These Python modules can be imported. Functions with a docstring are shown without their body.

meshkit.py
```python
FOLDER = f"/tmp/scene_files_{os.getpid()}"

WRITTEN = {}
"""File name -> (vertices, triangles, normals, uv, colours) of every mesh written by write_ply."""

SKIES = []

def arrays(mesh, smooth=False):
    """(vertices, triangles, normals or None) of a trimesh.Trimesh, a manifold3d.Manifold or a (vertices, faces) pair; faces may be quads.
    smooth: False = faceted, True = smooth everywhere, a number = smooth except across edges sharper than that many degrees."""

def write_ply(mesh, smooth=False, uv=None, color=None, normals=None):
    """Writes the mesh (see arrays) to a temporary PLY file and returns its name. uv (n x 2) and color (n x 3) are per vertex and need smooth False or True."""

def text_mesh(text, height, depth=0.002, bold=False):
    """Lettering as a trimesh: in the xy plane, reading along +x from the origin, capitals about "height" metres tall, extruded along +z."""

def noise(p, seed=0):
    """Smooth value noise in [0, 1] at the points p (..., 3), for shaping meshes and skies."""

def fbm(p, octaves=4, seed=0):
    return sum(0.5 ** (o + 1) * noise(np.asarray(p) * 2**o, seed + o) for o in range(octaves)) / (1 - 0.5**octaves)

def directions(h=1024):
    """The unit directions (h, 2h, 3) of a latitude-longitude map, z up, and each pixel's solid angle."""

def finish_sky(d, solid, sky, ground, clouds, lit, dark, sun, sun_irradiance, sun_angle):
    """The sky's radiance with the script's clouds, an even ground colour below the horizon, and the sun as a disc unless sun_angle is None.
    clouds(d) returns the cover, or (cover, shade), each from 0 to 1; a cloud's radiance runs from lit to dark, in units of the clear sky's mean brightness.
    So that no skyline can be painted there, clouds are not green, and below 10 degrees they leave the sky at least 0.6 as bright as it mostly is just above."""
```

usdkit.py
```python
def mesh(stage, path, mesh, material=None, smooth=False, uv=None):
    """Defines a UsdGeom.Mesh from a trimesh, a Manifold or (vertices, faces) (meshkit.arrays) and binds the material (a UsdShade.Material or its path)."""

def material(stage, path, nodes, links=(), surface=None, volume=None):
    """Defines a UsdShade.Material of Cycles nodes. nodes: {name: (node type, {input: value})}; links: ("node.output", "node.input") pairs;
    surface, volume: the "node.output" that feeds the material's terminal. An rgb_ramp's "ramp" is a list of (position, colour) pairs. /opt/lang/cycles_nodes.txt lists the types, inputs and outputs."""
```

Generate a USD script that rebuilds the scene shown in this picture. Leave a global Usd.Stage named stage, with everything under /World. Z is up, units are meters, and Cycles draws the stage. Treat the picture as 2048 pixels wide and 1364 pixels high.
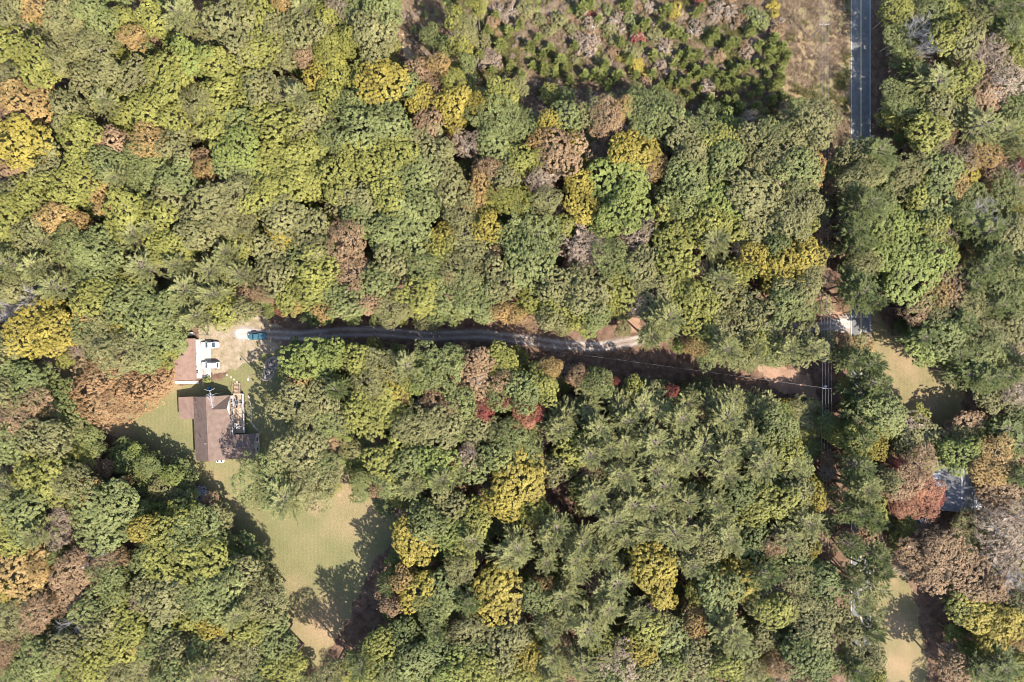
import math, random
import numpy as np
import trimesh, manifold3d, usdkit, meshkit
from shapely.geometry import Polygon, LineString, Point
from shapely import contains_xy
from shapely.ops import unary_union
from pxr import Usd, UsdGeom, UsdLux, UsdShade, Gf, Sdf, Vt

stage = Usd.Stage.CreateInMemory()
UsdGeom.SetStageUpAxis(stage, UsdGeom.Tokens.z)
UsdGeom.SetStageMetersPerUnit(stage, 1.0)
UsdGeom.Xform.Define(stage, '/World')

# ---------------------------------------------------------------- camera, sky, sun, exposure
CAM_H = 184.0          # a drone looking straight down
MPP = 0.135            # metres on the ground per pixel of the 2048 px photograph
cam = UsdGeom.Camera.Define(stage, '/World/camera')
cam.AddTranslateOp().Set(Gf.Vec3d(0, 0, CAM_H))
cam.CreateHorizontalApertureAttr(36.0)
cam.CreateVerticalApertureAttr(24.0)
cam.CreateFocalLengthAttr(36.0 * CAM_H / (2048 * MPP))
cam.CreateClippingRangeAttr(Gf.Vec2f(1.0, 5000.0))
cam.CreateExposureAttr(1.62)

SUN_EL = math.radians(46.0)
SUN_AZ = (0.69, -0.724)                         # horizontal direction towards the sun
_n = math.hypot(*SUN_AZ)
SUN = np.array([SUN_AZ[0] / _n * math.cos(SUN_EL), SUN_AZ[1] / _n * math.cos(SUN_EL), math.sin(SUN_EL)])
SKY_STRENGTH, SUN_INTENSITY = 0.15, 1.2
dome = UsdLux.DomeLight.Define(stage, '/World/sky')
dome.GetPrim().SetCustomDataByKey('kind', 'structure')
dome.GetPrim().SetCustomDataByKey('label', 'clear blue daylight sky over the woods')
UsdGeom.Scope.Define(stage, '/World/Looks')
skym = usdkit.material(stage, '/World/Looks/sky_look', {
    'sky': ('sky_texture', {'sky_type': 'single_scattering', 'sun_disc': False, 'sun_elevation': SUN_EL, 'sun_rotation': math.atan2(SUN[0], SUN[1])}),
    'bg': ('background_shader', {'strength': SKY_STRENGTH})}, [('sky.color', 'bg.color')], surface='bg.background')
UsdShade.MaterialBindingAPI.Apply(dome.GetPrim()).Bind(skym)
sun = UsdLux.DistantLight.Define(stage, '/World/sun')
sun.CreateIntensityAttr(SUN_INTENSITY)
sun.CreateAngleAttr(0.53)
sun.CreateColorAttr(Gf.Vec3f(1.0, 0.94, 0.84))
sun.CreateNormalizeAttr(True)
sun.AddTransformOp().Set(Gf.Matrix4d().SetRotate(Gf.Rotation(Gf.Vec3d(0, 0, 1), Gf.Vec3d(*map(float, SUN)))))

# ---------------------------------------------------------------- helpers
def W(px, py, h=0.0):
    """World x, y of the point at height h that the photograph shows at pixel (px, py)."""
    k = MPP * (1 - h / CAM_H)
    return ((px - 1024) * k, -(py - 682) * k)

taken = {}
def path(name, parent=None):
    base = (str(parent.GetPath()) if parent else '/World') + '/' + name
    n = taken.get(base, -1) + 1
    taken[base] = n
    return base if n == 0 else '%s_%03d' % (base, n)

def tag(prim, label=None, cat=None, group=None, kind=None):
    prim = prim.GetPrim() if hasattr(prim, 'GetPrim') else prim
    for k, v in (('label', label), ('category', cat), ('group', group), ('kind', kind)):
        if v: prim.SetCustomDataByKey(k, v)
    return prim

def obj(name, mesh, mat, parent=None, smooth=False, label=None):
    m = usdkit.mesh(stage, path(name, parent), mesh, mat, smooth=smooth)
    if label: m.GetPrim().SetCustomDataByKey('label', label)
    return m.GetPrim()

def thing(name, label, cat, loc=(0, 0, 0), rotz=0.0, group=None):
    x = UsdGeom.Xform.Define(stage, path(name))
    x.AddTranslateOp().Set(Gf.Vec3d(*map(float, loc)))
    if rotz: x.AddRotateZOp().Set(float(rotz))
    return tag(x, label, cat, group)

def structure(name, mesh, mat, label=None):
    p = obj(name, mesh, mat)
    return tag(p, label, kind='structure')

cat_ = trimesh.util.concatenate
def box(x0, x1, y0, y1, z0, z1):
    b = trimesh.creation.box((abs(x1 - x0), abs(y1 - y0), abs(z1 - z0)))
    b.apply_translation(((x0 + x1) / 2, (y0 + y1) / 2, (z0 + z1) / 2))
    return b

def tube(a, b, r0, r1=None, n=8):
    """Tapered tube from a to b."""
    a, b = np.asarray(a, float), np.asarray(b, float)
    r1 = r0 if r1 is None else r1
    d = b - a; L = np.linalg.norm(d); d = d / L
    u = np.cross(d, [0, 0, 1.0]) if abs(d[2]) < 0.95 else np.cross(d, [1.0, 0, 0])
    u /= np.linalg.norm(u); v = np.cross(d, u)
    t = np.linspace(0, 2 * np.pi, n, endpoint=False)
    ring = np.cos(t)[:, None] * u + np.sin(t)[:, None] * v
    V = np.vstack([a + ring * r0, b + ring * r1, [a], [b]])
    i = np.arange(n); j = (i + 1) % n
    F = np.vstack([np.stack([i, j, n + j], 1), np.stack([i, n + j, n + i], 1), np.stack([j, i, np.full(n, 2 * n)], 1), np.stack([n + i, n + j, np.full(n, 2 * n + 1)], 1)])
    return trimesh.Trimesh(V, F, process=False)

def hull(pts):
    return trimesh.convex.convex_hull(np.asarray(pts, float))

def rbox(x0, x1, y0, y1, z0, z1, r):
    """Box with chamfered edges."""
    p = []
    for sx, x in ((1, x0), (-1, x1)):
        for sy, y in ((1, y0), (-1, y1)):
            for sz, z in ((1, z0), (-1, z1)):
                p += [(x + sx * r, y + sy * r, z), (x + sx * r, y, z + sz * r), (x, y + sy * r, z + sz * r)]
    return hull(p)

def slab(poly_pts, thick):
    """A planar polygon of 3D points given thickness downwards (roof planes)."""
    p = np.asarray(poly_pts, float)
    n = len(p)
    q = p - [0, 0, thick]
    F = []
    for i in range(1, n - 1):
        F += [(0, i, i + 1), (n, n + i + 1, n + i)]
    for i in range(n):
        j = (i + 1) % n
        F += [(i, n + i, n + j), (i, n + j, j)]
    m = trimesh.Trimesh(np.vstack([p, q]), F, process=False)
    m.fix_normals()
    return m

# ---------------------------------------------------------------- materials
def plain(name, col, rough=0.7, metal=0.0, var=0.12, scale=1.5, bump=0.0, bscale=20, spec=0.3, col2=None):
    c2 = col2 or tuple(c * (1 - var * 2) for c in col)
    c1 = col if col2 else tuple(min(1, c * (1 + var)) for c in col)
    nodes = {'g0': ('geometry', {}), 'g': ('mapping', {'rotation': (0.41, 0.63, 0.77), 'location': (3.1, 1.7, 0.9)}), 'n': ('noise_texture', {'scale': scale, 'detail': 6, 'roughness': 0.65}),
             'r': ('rgb_ramp', {'ramp': [(0.3, c2), (0.7, c1)]}),
             'p': ('principled_bsdf', {'roughness': rough, 'metallic': metal, 'specular_ior_level': spec})}
    links = [('g0.position', 'g.vector'), ('g.vector', 'n.vector'), ('n.fac', 'r.fac'), ('r.color', 'p.base_color')]
    if bump:
        nodes['bn'] = ('noise_texture', {'scale': bscale, 'detail': 4})
        nodes['b'] = ('bump', {'strength': bump, 'distance': 0.03})
        links += [('g.vector', 'bn.vector'), ('bn.fac', 'b.height'), ('b.normal', 'p.normal')]
    return usdkit.material(stage, '/World/Looks/' + name, nodes, links, surface='p.BSDF')

def leaf_look(name, a, b, rough=0.6, transl=0.25, tint=None):
    """Foliage: two related tones mixed by noise within a crown and by single leaves."""
    dark = tuple(0.55 * x for x in a)
    nodes = {'g': ('geometry', {}),
             'n1': ('noise_texture', {'scale': 0.22, 'detail': 3}),
             'n2': ('noise_texture', {'scale': 1.9, 'detail': 3}),
             'sum': ('math', {'math_type': 'multiply_add', 'value2': 0.55}),
             'isl': ('math', {'math_type': 'multiply_add', 'value2': 0.30, 'value3': -0.15}),
             'tot': ('math', {'math_type': 'add'}),
             'h': ('math', {'math_type': 'multiply', 'value2': 0.45}),
             'r': ('rgb_ramp', {'ramp': [(0.22, dark), (0.42, a), (0.62, b), (0.85, tuple(min(1, 1.15 * x) for x in b))]}),
             'p': ('principled_bsdf', {'roughness': rough, 'specular_ior_level': 0.25}),
             't': ('translucent_bsdf', {}), 'm': ('mix_closure', {'fac': transl})}
    links = [('g.position', 'n1.vector'), ('g.position', 'n2.vector'), ('n2.fac', 'h.value1'), ('n1.fac', 'sum.value1'), ('h.value', 'sum.value3'),
             ('g.random_per_island', 'isl.value1'), ('sum.value', 'tot.value1'), ('isl.value', 'tot.value2'), ('tot.value', 'r.fac'),
             ('r.color', 'p.base_color'), ('r.color', 't.color'), ('p.BSDF', 'm.closure1'), ('t.BSDF', 'm.closure2')]
    if tint:                       # autumn colour creeping through some boughs and single sprays
        nodes.update({'n3': ('noise_texture', {'scale': 0.26, 'detail': 4}), 'i3': ('math', {'math_type': 'multiply_add', 'value2': 0.5, 'value3': -0.72}),
                      's3': ('math', {'math_type': 'add'}), 'c3': ('map_range', {'from_min': 0.0, 'from_max': 0.35, 'to_min': 0.0, 'to_max': 0.75, 'clamp': True}), 'mx': ('mix_color', {'b': tint})})
        links = [l for l in links if not (l[0] == 'r.color')] + [('g.position', 'n3.vector'), ('g.random_per_island', 'i3.value1'), ('n3.fac', 's3.value1'), ('i3.value', 's3.value2'), ('s3.value', 'c3.value'), ('c3.result', 'mx.fac'),
                 ('r.color', 'mx.a'), ('mx.result', 'p.base_color'), ('mx.result', 't.color')]
    return usdkit.material(stage, '/World/Looks/' + name, nodes, links, surface='m.closure')

LEAF = {
    'G': ((0.160, 0.170, 0.056), (0.280, 0.282, 0.098)),
    'g': ((0.170, 0.190, 0.046), (0.295, 0.300, 0.080)),
    'Y': ((0.200, 0.192, 0.044), (0.345, 0.315, 0.078)),
    'O': ((0.180, 0.165, 0.064), (0.310, 0.270, 0.112)),
    'y': ((0.270, 0.212, 0.040), (0.430, 0.335, 0.074)),
    'o': ((0.300, 0.195, 0.072), (0.425, 0.290, 0.112)),
    'b': ((0.250, 0.160, 0.086), (0.360, 0.245, 0.132)),
    'k': ((0.270, 0.200, 0.140), (0.380, 0.300, 0.215)),
    'Z': ((0.225, 0.212, 0.046), (0.390, 0.335, 0.080)),
    'B': ((0.270, 0.158, 0.074), (0.400, 0.245, 0.116)),
    'r': ((0.240, 0.070, 0.052), (0.360, 0.130, 0.095)),
    'R': ((0.280, 0.125, 0.068), (0.400, 0.195, 0.105)),
    'P': ((0.220, 0.216, 0.080), (0.375, 0.350, 0.138)),
    'Q': ((0.125, 0.140, 0.044), (0.245, 0.240, 0.076)),
    'S': ((0.210, 0.225, 0.062), (0.330, 0.320, 0.105)),
    'W': ((0.36, 0.37, 0.40), (0.52, 0.53, 0.56)),
    'w': ((0.300, 0.275, 0.250), (0.400, 0.370, 0.340)),
}
TONE = {'Z': 'half-turned yellow', 'B': 'rust-orange', 'G': 'mid green', 'g': 'bright green', 'Y': 'yellow-green', 'O': 'olive', 'y': 'golden yellow', 'o': 'orange', 'b': 'rust brown',
        'k': 'thin pinkish brown', 'r': 'red', 'R': 'orange-red', 'P': 'grey-green', 'Q': 'dark green', 'w': 'bare grey', 'S': 'bright green'}
WORDY = {'Z': 'half_turned_yellow', 'B': 'rust_orange', 'G': 'green', 'g': 'bright_green', 'Y': 'yellow_green', 'O': 'olive', 'y': 'golden', 'o': 'orange', 'b': 'rust', 'k': 'pinkish_brown', 'r': 'red', 'R': 'orange_red', 'P': 'grey_green', 'Q': 'dark_green', 'w': 'grey', 'W': 'silver', 'S': 'sapling_green'}
TINT = {'Z': (0.24, 0.27, 0.07), 'B': (0.24, 0.23, 0.09), 'G': (0.34, 0.30, 0.10), 'g': (0.36, 0.32, 0.08), 'Y': (0.42, 0.32, 0.09), 'O': (0.37, 0.26, 0.12), 'y': (0.27, 0.28, 0.07), 'o': (0.30, 0.28, 0.08), 'b': (0.30, 0.27, 0.11), 'Q': (0.27, 0.25, 0.08), 'R': (0.34, 0.26, 0.09), 'k': (0.30, 0.28, 0.12)}
LM = {k: leaf_look('leaves_' + WORDY[k], *v, tint=TINT.get(k)) for k, v in LEAF.items()}
BARK = plain('bark', (0.16, 0.125, 0.10), 0.9, var=0.25, scale=3, bump=0.5)
PALE_BARK = plain('pale_bark', (0.30, 0.26, 0.23), 0.9, var=0.2, scale=4)
# ---------------------------------------------------------------- tree shapes (built once, referenced by every tree)
def leaf_mesh(C, N, s, rng, aspect=0.72, fold=0.25, D=None):
    """Rhombic leaf sprays at the points C with normals N and half-lengths s; D: preferred long direction."""
    n = len(C)
    N = N / np.linalg.norm(N, axis=1, keepdims=True)
    t = rng.normal(size=(n, 3)) if D is None else D + 0.35 * rng.normal(size=(n, 3))
    t -= N * (t * N).sum(1, keepdims=True)
    t /= np.linalg.norm(t, axis=1, keepdims=True) + 1e-9
    b = np.cross(N, t)
    s = s[:, None]
    V = np.stack([C + t * s, C + b * s * aspect + N * s * fold, C - t * s, C - b * s * aspect + N * s * fold], 1).reshape(-1, 3)
    k = np.arange(n)[:, None] * 4
    F = np.vstack([k + [0, 1, 2], k + [0, 2, 3]])
    return V, F

def limbs_mesh(rng, R, z0, hc, vz, n=7, r_trunk=0.22, top=None):
    """Tapered trunk with limbs rising into the crown."""
    ms = []
    top = top or hc + 0.2 * vz
    p = np.array([0, 0, -0.2]); q = np.array([rng.normal() * 0.2, rng.normal() * 0.2, z0])
    ms.append(tube(p, q, r_trunk * 1.25, r_trunk, 8))
    e = np.array([q[0] + rng.normal() * 0.5, q[1] + rng.normal() * 0.5, top])
    ms.append(tube(q, e, r_trunk, 0.06, 7))
    for i in range(n):
        a = 2 * np.pi * (i + rng.random() * 0.6) / n
        f = rng.uniform(0.0, 0.6)
        s = q + (e - q) * f
        d = rng.uniform(0.55, 0.8) * R
        end = np.array([math.cos(a) * d, math.sin(a) * d, hc + vz * rng.uniform(-0.15, 0.55)])
        mid = s * 0.45 + end * 0.55 + [0, 0, 0.3]
        ms.append(tube(s, mid, r_trunk * 0.45, r_trunk * 0.28, 5))
        ms.append(tube(mid, end, r_trunk * 0.28, 0.02, 5))
    return cat_(ms)

def broadleaf(seed, R=4.5, H=18.0, vz=3.7, nsub=11, spacing=0.66, leaves=15, leaf=0.185, sparse=0.0, tight=0.53, skirt=6):
    rng = np.random.default_rng(seed)
    hc = H - vz
    subs = [(rng.normal() * 0.25, rng.normal() * 0.25, 0.42 * vz, R * rng.uniform(0.46, 0.56))]
    off = rng.random() * 6.28
    n1 = nsub - 1
    for i in range(n1):
        ring = 0.62 if i % 3 else 0.38
        a = off + 2 * np.pi * i / n1 + rng.normal() * 0.34
        d = R * (ring + rng.normal() * 0.12)
        subs.append((math.cos(a) * d, math.sin(a) * d, vz * (0.05 + 0.45 * (1 - ring) + rng.normal() * 0.14), R * rng.uniform(0.28, 0.52)))
    for i in range(skirt):                       # low outer boughs
        a = off + 2 * np.pi * (i + rng.random() * 0.5) / skirt
        d = R * rng.uniform(0.5, 0.66)
        subs.append((math.cos(a) * d, math.sin(a) * d, -vz * rng.uniform(0.7, 1.3), R * rng.uniform(0.26, 0.36)))
    S = np.array(subs)
    P, O = [], []
    for x, y, z, r in S:
        m = int(4 * np.pi * r * r / spacing ** 2)
        k = np.arange(m) + 0.5
        ph, th = np.arccos(1 - 2 * k / m), np.pi * (1 + 5 ** 0.5) * k
        d = np.stack([np.cos(th) * np.sin(ph), np.sin(th) * np.sin(ph), np.cos(ph)], 1)
        d = d + rng.normal(size=d.shape) * 0.16
        d /= np.linalg.norm(d, axis=1, keepdims=True)
        d = d[d[:, 2] > -0.45]
        p = np.array([x, y, z]) + d * [r, r, r * 0.62] * (1 + 0.09 * rng.normal(size=(len(d), 1)) + 0.45 * (rng.random((len(d), 1)) < 0.07) * rng.random((len(d), 1)))
        keep = np.ones(len(p), bool)
        for x2, y2, z2, r2 in S:
            if (x2, y2, z2) != (x, y, z):
                keep &= (((p - [x2, y2, z2]) / [1, 1, 0.62]) ** 2).sum(1) > (0.86 * r2) ** 2
        P.append(p[keep]); O.append(d[keep])
    P, O = np.vstack(P), np.vstack(O)
    nz = meshkit.noise(P * 0.9 + seed * 7.1, seed)
    keep = nz > 0.20 + 0.32 * sparse * 1.3
    keep &= rng.random(len(P)) > 0.14 + 0.33 * sparse
    P, O = P[keep], O[keep]
    nl = max(6, int(leaves * (1 - 0.55 * sparse)))
    C = np.repeat(P, nl, 0); Nn = np.repeat(O, nl, 0)
    u = rng.normal(size=C.shape); u /= np.linalg.norm(u, axis=1, keepdims=True)
    rad = spacing * tight * rng.random((len(C), 1)) ** (1 / 2.2)
    dist = u * rad
    along = (dist * Nn).sum(1, keepdims=True)
    dist = dist - Nn * along * 0.35 + Nn * 0.16 * (1 - (rad / spacing / tight) ** 2)
    N = Nn * 0.6 + np.array([0, 0, 0.45]) + u * 0.55 + rng.normal(size=C.shape) * 0.16
    s = leaf * rng.uniform(0.65, 1.25, len(C))
    V, F = leaf_mesh(C + dist + [0, 0, hc], N, s, rng)
    # inner, larger sprays that close the crown against the sky below
    m = int(60 * (R / 4.5) ** 2 * (1 - sparse))
    if m:
        q = S[rng.integers(0, len(S), m)]
        dd = rng.normal(size=(m, 3)); dd /= np.linalg.norm(dd, axis=1, keepdims=True)
        c = q[:, :3] + dd * q[:, 3:] * rng.uniform(0.3, 0.72, (m, 1)) + [0, 0, hc]
        V2, F2 = leaf_mesh(c, dd + [0, 0, 1.2], rng.uniform(0.4, 0.6, m), rng)
        V, F = np.vstack([V, V2]), np.vstack([F, F2 + len(V)])
    return (V, F), limbs_mesh(rng, R, hc - vz * 0.7, hc, vz, 8)

def pine(seed, R=3.4, H=20.0, depth=8.0, levels=6, per=8, twigs_=5, needles=32, blade=0.34, wide=0.034, rise=0.35, cone=0.38):
    """Trunk, whorls of rising limbs, each a feathery fan of twigs set with needles that point outwards."""
    rng = np.random.default_rng(seed)
    limbs = [tube((0, 0, -0.2), (0.1, 0, H - depth), 0.05 * H ** 0.5, 0.038 * H ** 0.5, 8), tube((0.1, 0, H - depth), (0.0, 0.1, H - 0.3), 0.038 * H ** 0.5, 0.03, 7)]
    A, B = [], []
    for l in range(levels):
        f = l / max(1, levels - 1)
        z = H - depth + depth * (0.05 + 0.86 * f)
        reach = R * (1 - cone * f ** 1.5) * (0.85 + 0.15 * min(1, f * 3))
        for i in range(per + (2 if l == levels - 1 else 0)):
            a = 2 * np.pi * (i + rng.random() * 0.8) / per + l * 0.7
            L = reach * rng.uniform(0.55, 1.2)
            up = rise + 0.6 * f
            d = np.array([math.cos(a), math.sin(a), up]); d /= np.linalg.norm(d)
            s = np.array([0.05, 0.05, z]); e = s + d * L
            limbs.append(tube(s, e, 0.016 * R, 0.004 * R, 3))
            side = np.cross(d, [0, 0, 1]); side /= np.linalg.norm(side)
            nt = max(3, int(twigs_ * L / R))
            t = rng.uniform(0.05, 0.8, nt); sg = rng.choice([-1, 1], nt)
            st = s + d * (t * L)[:, None]
            dr = d * 0.9 + side * (sg * rng.uniform(0.15, 0.75, nt))[:, None] + np.array([0, 0, 0.10]) + rng.normal(size=(nt, 3)) * 0.14
            A.append(st); B.append(st + dr * (rng.uniform(0.30, 0.55, nt) * L * (1.2 - t))[:, None])
            A.append(s[None] + d * L * 0.5); B.append(e[None] + d * 0.1)
    A, B = np.vstack(A), np.vstack(B)
    A = np.vstack([A, [[0, 0, H - 0.8]]]); B = np.vstack([B, [[0, 0, H + 0.2]]])
    a, b_ = np.repeat(A, needles, 0), np.repeat(B, needles, 0)
    n = len(a)
    c = a + (b_ - a) * rng.uniform(0.15, 1.0, (n, 1)) + rng.normal(size=(n, 3)) * 0.035
    ax = (b_ - a) / (np.linalg.norm(b_ - a, axis=1, keepdims=True) + 1e-9)
    dirs = ax + rng.normal(size=(n, 3)) * 0.36 + [0, 0, 0.08]
    dirs /= np.linalg.norm(dirs, axis=1, keepdims=True)
    w = np.cross(dirs, np.array([0, 0, 1.0]) + rng.normal(size=(n, 3)) * 0.5); w /= np.linalg.norm(w, axis=1, keepdims=True) + 1e-9
    L = blade * rng.uniform(0.7, 1.25, (n, 1))
    V = np.stack([c + w * wide, c - w * wide, c + dirs * L - w * wide * 0.7, c + dirs * L + w * wide * 0.7], 1).reshape(-1, 3)
    k = np.arange(n)[:, None] * 4
    return (V, np.vstack([k + [0, 1, 2], k + [0, 2, 3]])), cat_(limbs)

def twigs(seed, R=3.6, H=15.0, n=9, fine=900):
    """A leafless crown: limbs, branches and many thin twigs."""
    rng = np.random.default_rng(seed)
    z0 = H * 0.45
    ms = [tube((0, 0, -0.2), (0, 0, z0), 0.2, 0.14, 7)]
    segs = []
    for i in range(n):
        a = 2 * np.pi * (i + rng.random() * 0.5) / n
        e = np.array([math.cos(a) * R * rng.uniform(0.35, 0.8), math.sin(a) * R * rng.uniform(0.35, 0.8), H * rng.uniform(0.78, 0.95)])
        s = np.array([0, 0, z0 * rng.uniform(0.85, 1.0)])
        ms.append(tube(s, e, 0.085, 0.02, 5)); segs.append((s, e))
        for j in range(6):
            f = rng.uniform(0.35, 0.95); s2 = s + (e - s) * f
            d = (e - s) / np.linalg.norm(e - s) + rng.normal(size=3) * 0.6; d[2] = abs(d[2]) * 0.6
            e2 = s2 + d * rng.uniform(0.8, 1.8)
            ms.append(tube(s2, e2, 0.035, 0.012, 3)); segs.append((s2, e2))
    S = np.array([x[0] for x in segs]); E = np.array([x[1] for x in segs])
    k = rng.integers(0, len(S), fine); f = rng.uniform(0.4, 1.0, (fine, 1))
    p = S[k] + (E[k] - S[k]) * f
    d = (E[k] - S[k]); d /= np.linalg.norm(d, axis=1, keepdims=True)
    d = d + rng.normal(size=d.shape) * 0.6; d[:, 2] = np.abs(d[:, 2]) * 0.7
    q = p + d * rng.uniform(0.4, 1.1, (fine, 1))
    b = np.cross(d, rng.normal(size=d.shape)); b /= np.linalg.norm(b, axis=1, keepdims=True)
    V = np.stack([p + b * 0.022, p - b * 0.022, q - b * 0.008, q + b * 0.008], 1).reshape(-1, 3)
    kk = np.arange(fine)[:, None] * 4
    return (V, np.vstack([kk + [0, 1, 2], kk + [0, 2, 3]])), cat_(ms)

shapes = stage.CreateClassPrim('/World/tree_shapes')
PROTO = {}          # (kind, colour) -> list of (path, R, H)
def proto(kind, colour, i, build, R, H, bark):
    p = '/World/tree_shapes/%s_%s_%d' % (kind, WORDY[colour], i)
    UsdGeom.Xform.Define(stage, p)
    crown, wood = build
    usdkit.mesh(stage, p + '/crown', crown, LM[colour])
    usdkit.mesh(stage, p + '/trunk', wood, bark)
    PROTO.setdefault((kind, colour), []).append((p, R, H))

sd = 10
FINE = dict(spacing=0.50, leaves=9, leaf=0.15, tight=0.8)
for c, n in (('G', 5), ('g', 3), ('Y', 5), ('O', 6), ('y', 4), ('Z', 4), ('o', 4), ('b', 4), ('B', 2)):
    for i in range(n):
        sd += 1
        kw = dict(nsub=9 + sd % 5, vz=2.6 + 0.3 * (sd % 4), sparse=0.06 * (sd % 3))
        if i >= n - 2 and c in 'GOobZ': kw.update(FINE, sparse=0.25)
        proto('broadleaf', c, i, broadleaf(sd, **kw), 4.5, 18.0, BARK)
for c, n in (('k', 3), ('r', 2), ('R', 2)):
    for i in range(n):
        sd += 1
        proto('broadleaf', c, i, broadleaf(sd, nsub=11, spacing=0.46, leaves=8, leaf=0.14, tight=0.9, sparse=0.45 if c == 'k' else 0.2), 4.5, 18.0, PALE_BARK)
proto('spreading', 'B', 0, broadleaf(404, R=9.0, H=13.0, vz=3.6, nsub=24, spacing=0.62, leaves=13, leaf=0.17, tight=0.62, skirt=12, sparse=0.12), 9.0, 13.0, BARK)
for i in range(2):
    sd += 1
    proto('broadleaf', 'Q', i, broadleaf(sd, nsub=12), 4.5, 18.0, BARK)
for c, n in (('P', 5), ('Q', 4)):
    for i in range(n):
        sd += 1
        proto('pine', c, i, pine(sd, levels=5 + sd % 3, per=8 + sd % 2), 3.4, 20.0, BARK)
for i in range(3):
    sd += 1
    proto('bare', 'w', i, twigs(sd), 3.6, 15.0, PALE_BARK)
# low growth
for i in range(3):
    sd += 1
    proto('young_pine', 'S', i, pine(sd, R=1.35, H=3.6, depth=3.3, levels=6, per=7, twigs_=4, needles=22, blade=0.24, wide=0.034, rise=0.15, cone=0.72), 1.35, 3.6, BARK)
for c, n in (('S', 2), ('W', 1), ('k', 3), ('b', 2), ('y', 1), ('O', 2), ('G', 2), ('r', 1)):
    for i in range(n):
        sd += 1
        proto('shrub', c, i, broadleaf(sd, R=1.5, H=2.4, vz=1.1, nsub=7, spacing=0.36, leaves=12, leaf=0.13, sparse=0.6 if c == 'k' else 0.1), 1.5, 2.4, PALE_BARK)

FIELDAREA = Polygon([W(*p) for p in ((790, -40), (1575, -40), (1575, 60), (1560, 240), (1500, 250), (1300, 210), (1180, 200), (1080, 190), (1000, 180), (900, 155), (835, 110), (800, 50))])
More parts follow.
